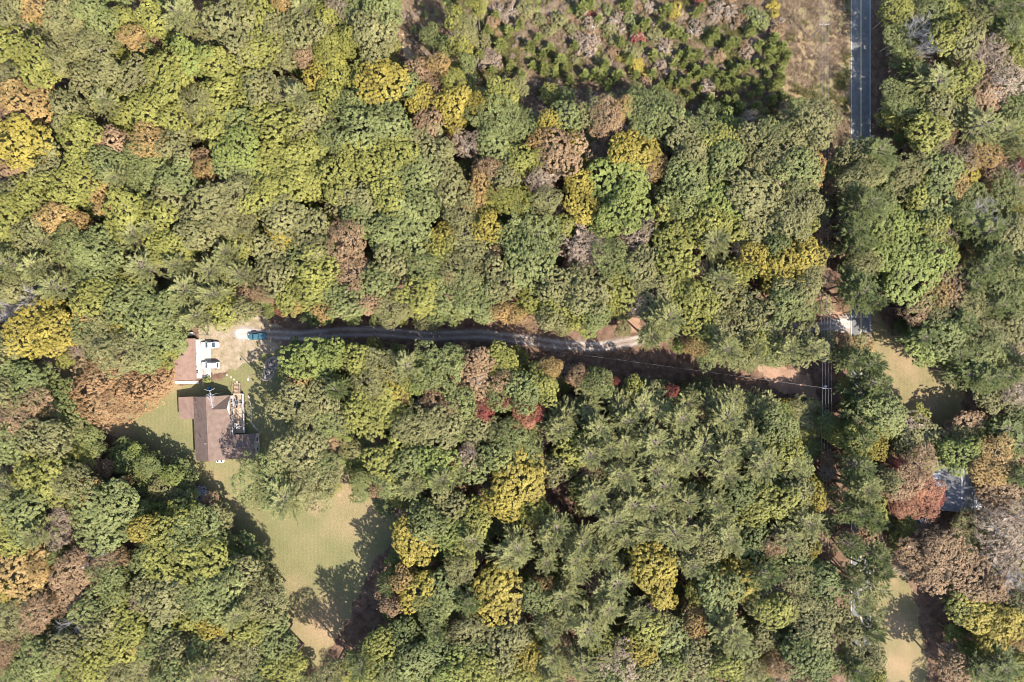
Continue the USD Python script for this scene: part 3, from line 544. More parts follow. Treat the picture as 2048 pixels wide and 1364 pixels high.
# ---------------------------------------------------------------- trees: crown centre x, y and radius as the photograph shows them, then colour
TREES = """
20,30,28,O 72,22,28,o 130,45,38,O 185,20,30,G 215,55,34,G 250,45,30,Y 310,40,30,Y 150,85,32,O 200,100,32,O 262,82,26,o 20,95,36,Y 78,135,38,Y 120,125,26,O 375,40,42,P 460,50,46,O 380,110,34,g 432,130,40,Y 330,130,36,Y 270,150,36,O 220,145,30,O 175,165,34,O 350,175,36,Y 300,210,38,Y 62,205,46,o 15,165,28,O 50,287,56,y 150,225,36,O 165,275,38,Y 215,215,32,P 232,280,32,b 300,272,34,o 255,235,30,Y 350,235,32,Y 395,312,20,b 350,290,30,O 430,200,40,Y 440,262,42,Y 490,240,38,G 485,300,40,g 390,210,34,O 160,330,36,Y 100,345,40,O 220,330,30,G 280,320,36,G 25,338,24,b 500,90,34,O 500,170,34,Y 490,20,34,O 20,220,22,b
530,30,34,Y 572,20,20,o 585,42,16,o 620,30,34,P 560,62,34,O 548,66,24,b 600,72,38,O 650,40,30,Y 682,22,20,k 715,15,34,G 770,20,36,G 692,48,18,k 775,40,20,k 540,98,36,Y 590,102,36,O 640,72,28,O 652,78,18,k 755,72,44,O 700,78,24,Y 667,102,30,y 615,122,20,b 702,95,18,y 630,152,26,y 676,157,28,y 655,122,22,y 752,118,28,O 766,166,46,y 720,155,26,Y 842,206,26,y 910,202,34,y 905,178,22,y 952,206,20,y 842,150,22,b 876,142,22,o 860,172,22,b 820,178,24,G 530,182,38,O 565,190,36,O 605,197,34,P 655,202,30,Y 550,242,42,Y 600,242,40,O 690,222,26,G 640,255,32,O 760,217,46,G 720,252,46,G 790,262,40,G 855,245,30,b 910,242,22,y 937,285,26,k 858,302,46,O 990,242,44,G 1005,192,32,Y 1000,292,42,G 560,312,44,Y 620,302,40,Y 670,282,32,G 730,312,42,Y 790,312,38,Y 915,30,22,y 930,62,26,O 955,15,18,Y 975,332,22,b 860,75,18,G 890,95,18,G 920,100,20,Y 935,130,16,G
70,400,38,Y 40,385,34,O 30,420,28,Y 95,402,20,o 107,430,34,o 150,442,24,o 132,380,36,Y 185,365,36,Y 205,375,24,o 245,350,30,P 280,352,34,G 315,342,32,G 350,362,36,G 342,402,34,O 422,346,24,o 460,332,36,G 497,342,36,G 430,402,46,O 482,402,40,O 265,422,46,Y 217,410,22,o 312,432,40,Y 250,452,36,Y 362,482,40,Y 330,492,36,Y 402,472,38,O 440,452,38,O 482,450,32,O 480,487,30,Y 20,470,36,Y 15,512,30,Y 62,475,32,O 92,492,38,P 40,542,44,P 82,530,36,P 150,490,38,G 200,502,42,G 182,545,42,G 232,520,32,G 280,482,36,P 302,460,26,P 290,542,42,P 262,568,28,Y 355,530,32,P 322,528,13,b 420,542,38,P 470,502,32,P 460,532,36,P 120,572,40,P 62,594,28,w 10,612,28,w 200,592,38,Y 250,612,38,G 180,612,24,o 300,602,36,G 380,592,42,P 440,582,42,P 490,552,34,P 432,618,32,O 495,598,22,b 330,622,38,G 380,620,28,O 30,580,26,O
540,332,44,Y 600,332,44,Y 560,382,42,Y 530,412,38,Y 620,372,34,Y 572,432,42,O 682,350,40,Y 735,332,40,Y 790,350,44,G 780,392,38,Y 840,332,42,G 880,345,32,O 900,372,38,O 970,340,24,b 958,370,30,o 945,392,26,o 702,400,36,O 740,410,38,O 720,440,34,G 820,422,42,G 862,400,36,G 800,462,44,G 832,482,36,G 768,472,32,G 620,452,40,O 568,472,28,y 665,460,16,b 705,490,40,b 702,537,40,b 642,502,30,O 880,470,30,y 877,502,28,y 922,430,30,O 930,470,36,O 978,442,30,y 985,472,24,y 1005,402,28,y 1010,352,32,O 1018,470,28,G 630,542,42,Y 600,520,32,G 540,510,38,O 552,552,38,O 652,552,32,Y 535,570,26,b 525,590,20,b 620,592,42,Y 580,602,36,Y 662,582,30,G 772,530,38,O 822,520,30,O 762,562,36,G 812,552,22,k 840,562,16,k 852,540,32,G 922,540,42,O 902,560,18,b 952,510,34,O 985,512,20,b 942,592,42,G 882,600,36,G 837,602,42,Y 790,610,36,O 742,612,26,b 702,612,40,G 645,618,22,o 562,617,12,r 592,618,18,o 1002,560,38,O 1000,618,20,o 962,612,32,G
1040,252,32,G 1035,322,32,Y 1068,320,24,Y 1087,245,22,y 1077,272,20,o 1107,285,14,G 1142,240,36,G 1182,230,26,O 1152,282,22,y 1125,312,40,b 1210,230,36,b 1242,217,26,o 1292,230,44,G 1332,240,36,G 1272,300,42,y 1240,312,30,y 1362,282,40,O 1402,270,36,G 1440,282,36,Y 1475,292,28,O 1522,282,38,O 1382,310,32,O 1440,326,36,G 1490,322,14,o 1512,332,32,O 1035,396,26,y 1080,366,30,k 1092,402,28,O 1150,372,30,y 1162,412,34,y 1242,382,58,g 1232,422,42,g 1312,342,24,o 1290,346,18,k 1370,352,38,G 1372,392,42,G 1432,382,48,g 1440,422,40,g 1337,418,12,r 1320,420,14,b 1502,382,48,O 1512,432,42,O 1062,472,52,G 1052,522,46,G 1122,456,26,Y 1172,482,44,k 1160,512,34,k 1212,452,28,g 1272,472,32,k 1352,452,46,Y 1352,502,44,Y 1347,542,36,Y 1420,446,36,Y 1470,462,36,Y 1502,472,32,O 1432,492,42,P 1480,502,20,k 1222,522,36,G 1282,526,38,O 1390,536,20,b 1502,522,28,y 1067,600,28,y 1022,628,20,o 1112,572,36,O 1110,612,36,Y 1162,592,42,O 1150,560,36,O 1215,602,22,y 1242,572,38,Y 1300,560,14,k 1312,592,46,O 1332,622,40,P 1282,602,26,k 1370,572,26,Y 1382,602,42,Y 1452,572,36,O 1480,547,30,y 1452,602,32,y 1420,560,36,P 1060,560,30,G 1190,630,30,G 1100,640,28,O 1160,635,26,Y
1330,652,46,P 1312,675,30,P 1395,652,36,y 1387,688,22,o 1374,668,16,b 1462,655,42,O 1480,690,36,O 1422,692,38,G 1460,702,40,P 1510,690,32,Y 1547,630,18,k 1572,612,36,G 1592,582,36,O 1600,622,28,G 1560,560,38,y 1540,540,30,y 1622,562,28,O 1570,690,28,k 1610,692,38,O 1602,730,36,P 1542,730,32,G 1572,722,36,P 1500,725,30,P 1500,620,34,O 1440,640,26,O 1520,650,26,G
1560,302,46,O 1602,270,46,O 1622,242,42,O 1580,332,42,G 1630,332,28,o 1620,352,24,o 1545,352,22,k 1550,392,32,O 1590,362,32,G 1612,422,48,O 1582,442,38,O 1560,412,16,o 1550,482,26,Q 1602,512,34,y 1572,520,36,y 1632,525,28,O 1545,270,30,G 1560,450,30,O 1600,460,26,Y
1735,320,48,Q 1690,312,30,O 1722,360,36,O 1750,342,32,G 1715,422,48,Q 1752,412,36,G 1690,452,32,Q 1770,442,36,g 1782,482,38,g 1760,502,36,g 1722,482,40,Q 1692,502,28,Q 1720,530,30,O 1720,582,44,Q 1742,606,26,Q 1690,572,30,Q 1682,602,18,b 1702,694,26,O 1727,692,22,o 1667,690,18,b 1682,722,34,Q 1732,730,36,Q 1755,762,34,Q 1762,812,40,G 1712,782,46,Q 1690,832,40,Q 1742,832,44,G 1758,852,30,Y 1720,872,36,Q 1682,882,30,Y 1702,922,36,Q 1742,902,22,y 1690,982,40,P 1730,972,36,P 1702,1032,36,Q 1740,1020,30,Y 1682,1082,28,Q 1742,1112,34,Q 1752,1152,30,Q 1702,1152,28,P 1712,1202,34,P 1735,1040,32,Q 1745,1080,28,b 1738,1180,30,P 1735,1265,30,Q 1738,1325,30,O 1735,1355,26,Y 1742,1220,24,G 1690,1252,28,O 1722,1302,34,O 1702,1342,36,Q
1790,20,30,Y 1832,30,34,O 1872,20,34,G 1912,30,36,Y 1952,25,28,O 1800,72,36,G 1840,62,28,w 1852,92,26,w 1812,112,32,G 1890,72,38,Y 1942,62,28,k 1922,82,36,O 1992,30,38,Q 2032,20,36,Q 2002,72,40,Q 2040,72,32,G 1985,97,34,k 1952,112,30,k 2022,112,30,Y 2002,172,44,k 1962,192,34,b 1922,160,38,Y 1862,170,48,P 1820,150,34,Q 1800,192,36,G 1782,230,28,Y 1832,220,36,G 1882,222,38,O 1852,272,42,Y 1920,232,32,P 1942,262,48,P 2000,262,38,P 2032,222,32,G 1890,266,18,b 2040,300,32,P 1845,330,20,y 1812,346,32,O 1802,372,28,O 1882,352,42,G 1850,300,24,O 1900,312,24,k 1932,322,26,k 1930,352,26,y 1910,370,28,o 1970,312,28,o 1980,352,24,b 2040,325,20,r 2030,352,34,k 1998,330,24,b 1985,372,18,o 1872,402,42,G 1832,392,36,Y 1860,442,32,G 1905,377,14,r 1932,402,36,G 2002,402,42,G 2032,382,36,Y 1970,422,34,w 2022,430,22,y 1902,432,36,Q 1852,457,32,Y 1932,452,42,Q 1972,472,46,Q 2022,472,40,O 1942,502,16,o 1992,502,36,Q 1872,492,30,k 1842,482,36,P 1887,502,24,Y 1820,546,58,g 1852,512,42,g 1902,542,22,Q 1932,562,36,Q 1880,560,16,r 1952,580,18,r 1902,582,34,b 1862,592,30,o 1962,542,38,Q 2012,562,42,G 2032,522,36,Q 2040,602,36,G 1992,602,36,Q 1932,612,32,O 1902,620,18,r 1832,612,34,b 1870,622,30,O 2000,590,16,k
1842,670,40,Q 1882,662,38,G 1922,652,40,Q 1862,692,44,g 1902,702,38,Q 1962,672,42,O 1980,650,18,k 2032,662,38,O 2022,692,30,k 1942,712,40,G 1972,702,38,G 2032,732,36,P 1922,742,40,Q 1962,752,42,Q 2002,752,36,Q 2040,772,30,k 2032,802,32,O 1980,790,30,O
1852,872,36,O 1820,842,26,k 1812,882,30,O 2002,852,46,Q 2032,882,42,Q 2042,832,36,Q 1990,882,36,Q 1932,852,34,b 1952,882,28,o 1892,902,38,Q 1922,912,36,g 1862,912,30,g 1980,912,44,o 1970,935,30,o 1832,932,34,b 1800,925,18,r 1797,962,40,b 1850,982,38,R 1840,1002,36,R 1802,1002,34,R 1866,992,20,r 2000,987,36,b 1987,965,22,b 2035,942,30,Q 1775,960,24,O
2032,1032,32,k 1962,1052,34,Q 2002,1062,42,k 1932,1050,30,O 1912,1092,22,O 1872,1092,40,b 1842,1112,40,b 1800,1112,30,k 1772,1100,30,b 1962,1092,38,O 1992,1132,44,k 2032,1102,38,k 1902,1122,42,b 1932,1152,38,b 1862,1152,34,b 1990,1182,38,b 1962,1172,34,b 2030,1152,32,w 1932,1212,40,Y 1962,1232,42,y 2002,1242,40,y 1992,1272,36,y 2035,1212,32,O 2040,1272,24,o 1992,1322,46,Q 2040,1342,32,Y 1942,1332,40,Q 1900,1340,30,b
20,742,32,Q 62,762,36,Q 110,792,34,Q 20,802,36,O 72,802,36,b 100,832,38,O 150,832,32,G 40,842,38,b 140,872,36,O 92,882,42,O 20,882,38,G 172,880,28,G 150,920,36,Y 110,932,48,Y 62,932,42,Y 102,962,42,Y 162,902,24,Y 228,932,18,G 15,962,36,P 30,1012,42,G 62,1032,44,G 40,1062,42,Y 92,1052,36,P 150,972,38,O 165,1002,26,y 120,1032,22,k 125,1062,28,k 180,982,24,o 240,972,14,o 222,1002,50,G 202,1042,50,G 242,1042,42,G 270,982,36,G 290,1062,28,y 350,1024,36,Q 250,902,28,Q 290,932,34,Q 365,950,28,Q 427,1000,20,b 432,1042,34,O 382,1052,44,Y 342,1072,46,Y 402,1082,50,G 352,1122,50,Y 422,1122,46,Y 300,1120,34,G 45,1157,56,o 90,1132,22,o 20,1192,30,y 160,1132,44,b 200,1112,28,w 110,1112,16,G 230,1122,24,b 212,1162,36,G 150,1182,36,b 320,1020,34,O
40,1232,46,O 90,1222,38,b 148,1247,32,w 180,1212,36,G 240,1212,38,Y 202,1242,36,O 250,1252,36,Y 270,1202,18,k 340,1202,46,O 300,1180,34,O 382,1232,32,Y 250,1277,38,y 280,1282,22,o 300,1292,32,Q 330,1262,32,G 372,1290,18,b 400,1182,42,G 440,1172,46,G 482,1152,40,O 500,1112,36,Q 540,1152,34,O 532,1202,40,O 482,1212,44,P 430,1242,32,y 455,1265,13,r 402,1290,34,Q 490,1262,38,Y 540,1252,36,G 550,1292,36,G 500,1312,42,O 450,1322,38,O 400,1332,38,P 20,1302,30,b 60,1282,32,b 90,1312,42,G 40,1342,38,G 140,1302,36,O 202,1292,42,Y 170,1342,38,Y 240,1342,36,O 255,1336,22,y 290,1342,34,O 340,1342,36,G 350,1300,34,O 570,1340,36,Y 520,1345,32,Q
622,712,44,g 660,702,30,g 640,747,32,g 615,745,14,r 578,750,18,Q 600,762,24,o 712,722,34,Y 762,712,36,O 822,732,40,P 890,712,46,G 905,692,24,G 960,722,28,b 1002,702,32,Y 1012,737,34,y 965,757,26,k 870,745,18,y 860,727,11,r 642,792,40,O 590,802,40,O 680,772,32,Q 742,762,30,O 790,762,36,y 770,792,44,Y 732,832,40,Y 762,832,42,Y 690,832,32,O 645,820,17,r 620,842,36,O 660,852,36,G 605,790,16,w 810,790,14,o 850,786,12,r 870,790,24,b 845,812,20,w 892,812,24,b 902,780,26,o 830,762,28,g 922,792,36,G 942,760,36,b 1002,790,30,G 972,815,24,r 1008,806,18,r 912,832,42,G 830,852,38,O 822,882,42,Y 880,862,46,O 960,862,36,O 770,922,42,Y 742,942,24,k 822,922,36,G 870,922,42,g 900,932,24,o 932,900,26,k 882,962,36,P 832,972,36,P 772,962,36,G 990,922,36,G 990,862,30,O 940,940,32,G
540,952,52,G 602,905,48,O 632,962,46,O 582,1002,50,P 650,932,32,G 662,985,20,y 520,985,30,O
255,765,72,B
90,646,48,y 50,672,42,y 112,662,42,y 20,692,30,O 175,632,24,o 172,655,32,G 200,676,44,O 240,702,44,O 252,652,32,y 290,642,42,G 330,642,44,G 300,692,46,G 337,682,34,G 330,712,26,Y 355,655,16,b 402,622,36,P 450,618,34,Y 490,618,24,O 215,640,30,G
1010,762,28,b 1050,782,36,G 1100,728,20,o 1150,740,22,b 1082,770,34,Y 1200,745,28,G 1265,745,22,Y 1225,752,10,r 1310,762,24,O 1335,777,15,r 1010,800,18,r 1045,835,28,R 1075,825,20,r
1130,832,46,P 1170,812,36,P 1112,852,36,P 1200,862,40,P 1230,802,36,P 1282,792,46,P 1240,842,36,P 1322,822,46,P 1370,792,36,P 1362,832,40,P 1402,802,32,P 1432,802,34,P 1470,792,36,P 1452,842,46,P 1502,812,44,P 1532,802,40,P 1560,816,26,y 1592,802,40,P 1620,832,34,O 1550,852,34,G 1600,862,36,O 1622,892,30,O 1405,818,13,b 1305,855,10,r 1180,770,30,O 1385,760,20,P
1150,892,36,Y 1182,912,40,P 1252,882,42,P 1302,882,46,P 1402,882,46,P 1422,912,42,P 1350,912,42,P 1292,932,46,P 1240,952,42,P 1190,940,18,b 1370,945,16,y 1332,962,46,P 1452,892,38,P 1502,882,42,P 1512,932,46,P 1560,902,36,Y 1592,922,36,P 1582,952,40,G 1612,962,24,y 1452,952,42,P 1480,982,36,Q 1542,992,44,Y 1557,1007,22,y 1590,982,32,O 1622,992,26,y 1502,1022,32,Y 1420,992,36,P 1380,1000,34,P 1350,870,30,P 1210,900,30,P
1045,962,56,y 1020,922,30,y 1012,1002,36,y 1060,1005,30,y 1050,902,32,G 1022,870,30,G 1110,940,26,O
1190,982,42,P 1262,992,46,P 1302,1012,46,P 1362,1012,42,P 1222,1032,46,P 1170,1082,40,P 1042,1082,44,P 1022,1112,40,P 1090,1082,36,P 1122,1062,36,P 1142,1102,36,P 1082,1122,30,P 1280,1062,42,P 1332,1062,46,P 1250,1082,32,P 1370,1042,22,k 1402,1072,42,P 1395,1092,36,O 1462,1072,48,P 1540,1082,28,b 1532,1097,24,b 1572,1062,40,P 1620,1052,40,P 1602,1082,34,O 1440,1030,34,P 1500,1070,34,Q 1150,1140,34,P 1210,1120,34,P
991,1195,56,y 1000,1160,28,y 1080,1162,26,o 1042,1187,15,k 1035,1237,18,k 1070,1192,30,G 832,1092,44,y 872,1060,34,G 902,1072,36,g 922,1102,34,Y 860,1042,32,G 840,1182,40,y 815,1152,24,o 780,1212,20,b 770,1162,24,Q 890,1172,36,G 870,1217,32,G 920,1135,30,O 842,1022,34,G 900,1010,34,O 940,1030,36,Y 950,1080,34,P 930,1200,34,Q
1230,1172,46,P 1200,1202,44,P 1180,1242,46,P 1130,1182,40,P 1310,1132,44,y 1312,1172,40,y 1322,1192,24,y 1315,1212,22,k 1370,1132,40,P 1385,1172,22,y 1390,1197,15,b 1420,1152,30,G 1430,1182,42,G 1470,1152,46,y 1482,1167,34,y 1540,1142,40,Q 1582,1112,34,G 1620,1102,18,y 1590,1152,32,O 1640,1152,42,Q 1555,1182,32,k 1530,1202,38,O 1540,1222,40,Y 1385,1217,28,o 1390,1240,24,o 1390,1265,18,r 1342,1262,42,G 1440,1242,46,P 1450,1272,40,P 1282,1262,40,Y 1290,1292,30,y 1240,1322,44,k 1210,1292,32,Y 1190,1332,36,O 1340,1322,32,g 1320,1342,38,O 1402,1332,40,O 1380,1292,36,O 1460,1322,40,Y 1502,1340,30,O 1535,1322,28,o 1505,1330,14,o 1480,1292,36,G 1530,1272,32,O 1582,1292,38,Q 1620,1262,42,O 1612,1312,46,Q 1640,1322,32,Q 1570,1335,28,b 1600,1202,38,O 1640,1222,34,O 1270,1215,34,P 1120,1230,34,P 1320,1245,30,O
1050,1302,30,y 1002,1302,42,O 1060,1332,26,Y 1110,1292,32,P 1100,1322,26,O 1152,1322,42,P 1082,1252,36,P 930,1262,36,O 940,1302,32,G 862,1302,42,Q 822,1322,42,G 762,1292,32,Y 722,1312,36,Q 740,1342,36,Y 690,1345,24,y 782,1350,36,G 852,1345,36,Y 902,1342,42,g 960,1342,42,Y 1012,1342,38,Y 660,1350,32,O 1030,1270,32,O 880,1262,32,Q 810,1270,30,Q 1220,1350,34,G 1270,1340,34,O 1110,1350,30,P
"""
ROWS = [tuple(r.split(',')) for r in TREES.split()]
ROWS = [(float(a), float(b), float(c), d) for a, b, c, d in ROWS]

# crowns keep clear of the drive's long gap, the power-line gap and the lawn as the photograph shows them
NORTH = [(480, 632), (530, 642), (700, 648), (860, 640), (950, 642), (1050, 652), (1150, 668), (1230, 674), (1290, 692), (1380, 716), (1480, 730), (1560, 736), (1640, 742)]
SOUTH = [(560, 684), (620, 680), (760, 690), (860, 698), (950, 688), (1000, 692), (1060, 706), (1150, 730), (1250, 750), (1320, 768), (1400, 764), (1500, 774), (1580, 788), (1650, 798)]
VIS = Polygon([(110, 718), (185, 712), (190, 800), (230, 835), (330, 780), (360, 790), (480, 930), (520, 1030), (620, 1030), (690, 960), (655, 880), (700, 880), (775, 1015), (740, 1030), (690, 1100), (575, 1190), (540, 1100), (480, 1050), (440, 1000), (400, 935), (290, 890), (215, 865), (165, 790)])
def nudge(x, y, r, c):
    island = 500 < x < 690 and 860 < y < 1020 or (x, y) == (255, 765)
    if x < 900 and y > 640 and not island and r > 12:
        d = VIS.distance(Point(x, y))
        if 0 < d < 0.95 * r:
            q = VIS.exterior.interpolate(VIS.exterior.project(Point(x, y)))
            x, y = x + (x - q.x) / d * (0.95 * r - d), y + (y - q.y) / d * (0.95 * r - d)
    n_ = np.interp(x, *zip(*NORTH)); s_ = np.interp(x, *zip(*SOUTH))
    if 540 < x < 1650 and 560 < y < 880:
        if y < (n_ + s_) / 2: y = min(y, n_ - 0.92 * r)
        else: y = max(y, s_ + 0.92 * r)
    if 280 < y < 1140:
        if 1540 < x < 1652: x = min(x, 1645 - 1.02 * r)
        elif 1652 <= x < 1800: x = max(x, 1673 + 1.0 * r)
    return x, y
ROWS = [(a, b, c, 'Z' if d == 'y' and int(a + 3 * b) % 2 and c < 50 else d) for a, b, c, d in ROWS]
KEYS = [(int(q[0]), int(q[1])) for q in ROWS]
ROWS = [(*nudge(a, b, c, d), c, d) for a, b, c, d in ROWS]
PINEY = {'P'}
def tree_kind(px, py, r, c):
    if c == 'w': return 'bare'
    if c == 'P': return 'pine'
    if c == 'Q': return 'pine' if (px > 1640 or (px + py) % 3 < 1) and not (px < 600) else 'broadleaf'
    return 'broadleaf'

NAMES = {'broadleaf': 'broadleaf_tree', 'pine': 'pine_tree', 'bare': 'bare_tree'}
COLW = ['at the left edge', 'well left', 'left of centre', 'just left of the middle', 'just right of the middle', 'right of centre', 'well right', 'at the right edge']
ROWW = ['top edge', 'upper part', 'above mid-height', 'below mid-height', 'lower part', 'bottom edge']
def size_word(r): return 'very small' if r < 17 else 'small' if r < 27 else 'medium' if r < 37 else 'large' if r < 45 else 'very large'
FORM = {'broadleaf': 'leafy tree', 'pine': 'pine', 'bare': 'leafless tree'}
def place_word(x, y):
    if 1640 < x < 1790: return 'between power line and road'
    if x >= 1790 and 880 < y < 1080: return 'around the grey-roofed house'
    if x >= 1790: return 'in woods right of the road'
    if y < 660 and x < 1660: return 'above the drive' if x > 520 else 'above the garage'
    if 500 < x < 700 and 870 < y < 1050: return 'on the lawn beside the brown house'
    if 185 < x < 340 and 690 < y < 840: return 'left of the garage'
    if x < 600: return 'in woods below the lawn'
    return 'below the drive'

def side(dx, dy):
    if abs(dx) > abs(dy): return 'right' if dx > 0 else 'left'
    return 'below' if dy > 0 else 'above'
def neighbour(i, skip):
    x, y, r, c = ROWS[i]
    best = sorted((math.hypot(ROWS[j][0] - x, ROWS[j][1] - y) * (0.6 if ROWS[j][3] in 'yorbkwRBZ' else 1.0), j) for j in range(len(ROWS)) if j != i and j not in skip and math.hypot(ROWS[j][0] - x, ROWS[j][1] - y) > 14)[0][1]
    return best
def clause(i, j):
    dx, dy = ROWS[j][0] - ROWS[i][0], ROWS[j][1] - ROWS[i][1]
    t = TONE[ROWS[j][3]].replace('thin ', '').replace('bare ', '')
    s = side(dx, dy)
    return t + ' crown ' + (s if s in ('above', 'below') else 'on its ' + s)
HAND = {(255, 765): 'very large round rust-orange tree beside the garage and the lawn', (582, 1002): 'broad grey-green pine at the lower end of the lawn island of trees',
        (45, 1157): 'very large orange and yellow tree at the lower left edge', (50, 287): 'very large golden yellow tree at the upper left edge',
        (1045, 962): 'very large golden tree beside the pine stand and its dark gap', (991, 1195): 'very large bright yellow tree with a pinkish crown at its right foot',
        (1337, 418): 'small bright red tree beside a dark gap in the middle of the upper woods', (1390, 1265): 'small crimson tree among green crowns near the bottom of the pine stand',
        (1067, 600): 'round golden yellow tree just above the shaded drive', (1845, 330): 'small vivid yellow tree right of the road', (1820, 546): 'very large bright green tree just right of the road',
        (1242, 382): 'very large bright green domed tree in the middle of the upper woods', (62, 594): 'leafless grey tree at the left edge above the yellow trees', (148, 1247): 'leafless grey tree with tangled twigs in the lower left woods',
        (1962, 1232): 'large golden yellow tree below the grey-roofed house near the corner'}
def all_labels():
    out = []
    for i, (x, y, r, c) in enumerate(ROWS):
        k = tree_kind(x, y, r, c)
        if KEYS[i] in HAND:
            out.append(HAND[KEYS[i]]); continue
        n1 = neighbour(i, ())
        n2 = neighbour(i, (n1,))
        base = '%s %s %s' % (size_word(r), TONE[c], FORM[k])
        a = '%s, %s' % (base, clause(i, n1))
        b = '%s and %s' % (a, clause(i, n2))
        out.append([a + ', ' + place_word(x, y), b, b + ', ' + COLW[min(7, int(x / 256))], b + ', ' + ROWW[min(5, int(y / 228))], base + ', ' + clause(i, n1) + ', ' + COLW[min(7, int(x / 256))] + ', ' + ROWW[min(5, int(y / 228))]])
    nw = lambda s: len(s.replace(',', '').split())
    final = [o if isinstance(o, str) else None for o in out]
    used = {f for f in final if f}
    for lvl in range(5):
        cnt = {}
        for i, o in enumerate(out):
            if final[i] is None: cnt[o[lvl]] = cnt.get(o[lvl], 0) + 1
        for i, o in enumerate(out):
            if final[i] is None and cnt[o[lvl]] == 1 and o[lvl] not in used and nw(o[lvl]) <= 16:
                final[i] = o[lvl]; used.add(o[lvl])
    for i, o in enumerate(out):
        if final[i] is None:
            x, y, r, c = ROWS[i]
            for m in range(3, 9):
                j = sorted(range(len(ROWS)), key=lambda q: math.hypot(ROWS[q][0] - x, ROWS[q][1] - y))[m]
                s = '%s %s %s, %s, %s' % (size_word(r), TONE[c], FORM[tree_kind(x, y, r, c)], clause(i, j), COLW[min(7, int(x / 256))])
                if s not in used and nw(s) <= 16: break
            final[i] = s; used.add(s)
    return final
LABELS = all_labels()

GROUP = {'broadleaf': 'broadleaf trees of the woods', 'pine': 'pines of the woods', 'bare': 'leafless trees in the woods'}
def plant(name, proto_path, x, y, sx, sz, rot, label, cat, group):
    x_ = UsdGeom.Xform.Define(stage, path(name))
    x_.AddTranslateOp().Set(Gf.Vec3d(x, y, 0))
    x_.AddRotateXYZOp().Set(Gf.Vec3f((rot * 7.3) % 9 - 4.5, (rot * 3.1) % 9 - 4.5, rot))
    x_.AddScaleOp().Set(Gf.Vec3f(sx[0], sx[1], sz))
    x_.GetPrim().GetReferences().AddInternalReference(proto_path)
    x_.GetPrim().SetInstanceable(True)
    tag(x_, label, cat, group)

KIND_NAME = {'Z': ('golden_tree', 'golden yellow trees of the woods'), 'B': ('rust_tree', 'rust brown trees of the woods'), 'y': ('golden_tree', 'golden yellow trees of the woods'), 'o': ('orange_tree', 'orange trees of the woods'), 'b': ('rust_tree', 'rust brown trees of the woods'), 'k': ('rust_tree', 'rust brown trees of the woods'), 'r': ('red_tree', 'red trees of the woods'), 'R': ('red_tree', 'red trees of the woods')}
greens = sorted((i for i, q in enumerate(ROWS) if tree_kind(*q) == 'broadleaf' and q[3] not in KIND_NAME), key=lambda i: -ROWS[i][2])
MANY = set(greens[300:])            # the smaller green trees past three hundred
spare = []
LOW = {}             # lower growth at the clearings' edges
for h_, t_ in ((6.0, '250,902 290,932 365,950 270,982 320,1020 350,1024 228,932'), (9.0, '1820,842 1852,872 1932,852 1952,882 1812,882 1862,912 1892,902'), (11.0, '2002,852 1990,882 2032,882 2042,832 1980,790 2032,802'),
               (11.5, '1532,802 1502,812'), (9.0, '2000,987 1987,965 1932,1050 1962,1052 1962,1092'), (11.0, '110,792 150,832 140,872 172,880 162,902 150,920 100,832 110,932'), (7.0, '1592,802 1620,832 1622,892 1600,862 1560,816 427,1000'), (8.5, '742,942 1772,1100 1800,1112 1745,1080 1812,112 1782,230'), (12.5, '1690,832 1742,832 1712,782 1758,852'), (14.5, '1130,832 1170,812 1230,802 1282,792 1322,822 1370,792 1402,802 1432,802 1470,792 1180,770 1385,760 1310,762 1265,745'), (10.0, '432,1042 500,1112 540,1152'), (14.0, '382,1052'), (9.0, '1702,694 1727,692 1667,690 1682,602')):
    for q_ in t_.split(): LOW[tuple(int(v) for v in q_.split(','))] = h_
rt = random.Random(4)
planted = []
for i, (px, py, r, c) in enumerate(ROWS):
    k = tree_kind(px, py, r, c)
    lst = PROTO[(k, c)]
    pth, R0, H0 = lst[rt.randrange(len(lst))]
    if KEYS[i] == (255, 765): pth, R0, H0 = PROTO[('spreading', 'B')][0]
    rr = r * MPP * 1.06
    if k == 'pine': h = rt.uniform(17.5, 22.0) * (0.75 + 0.25 * min(1, rr / 5)); rr *= 1.05
    elif k == 'bare': h = rt.uniform(16.5, 19)
    else: h = (14.5 + 0.7 * min(rr, 6.0)) * rt.uniform(0.90, 1.08)
    if r < 17: h = max(h, 14.5)
    if px == 255: h = 13.0
    if k != 'bare' and px > 1780: h *= 0.85
    if 1765 < px < 1840 and py < 330: h, rr = rt.uniform(11, 17), rr * 0.9
    h = LOW.get(KEYS[i], h)
    hc = h * 0.78
    rr *= (1 - hc / CAM_H)
    x, y = W(px, py, hc)
    e = rt.uniform(0.86, 1.16)
    if i in MANY:
        spare.append((x, y, rr / R0, h / H0, rt.uniform(0, 6.28), pth))
        continue
    nm, gr = KIND_NAME.get(c, (NAMES[k], GROUP[k])) if k == 'broadleaf' else (NAMES[k], GROUP[k])
    plant(nm, pth, x, y, (rr / R0 * e, rr / R0 / e), h / H0, rt.uniform(0, 360), LABELS[i], 'tree', gr)
    planted.append((x, y, rr))

ps = sorted({s[5] for s in spare})
instancer('smaller_broadleaf_trees', [(p.split('/')[-1], p) for p in ps], [s[:5] + (ps.index(s[5]),) for s in spare], 'smaller green and olive broadleaf trees between the larger crowns', 'trees')

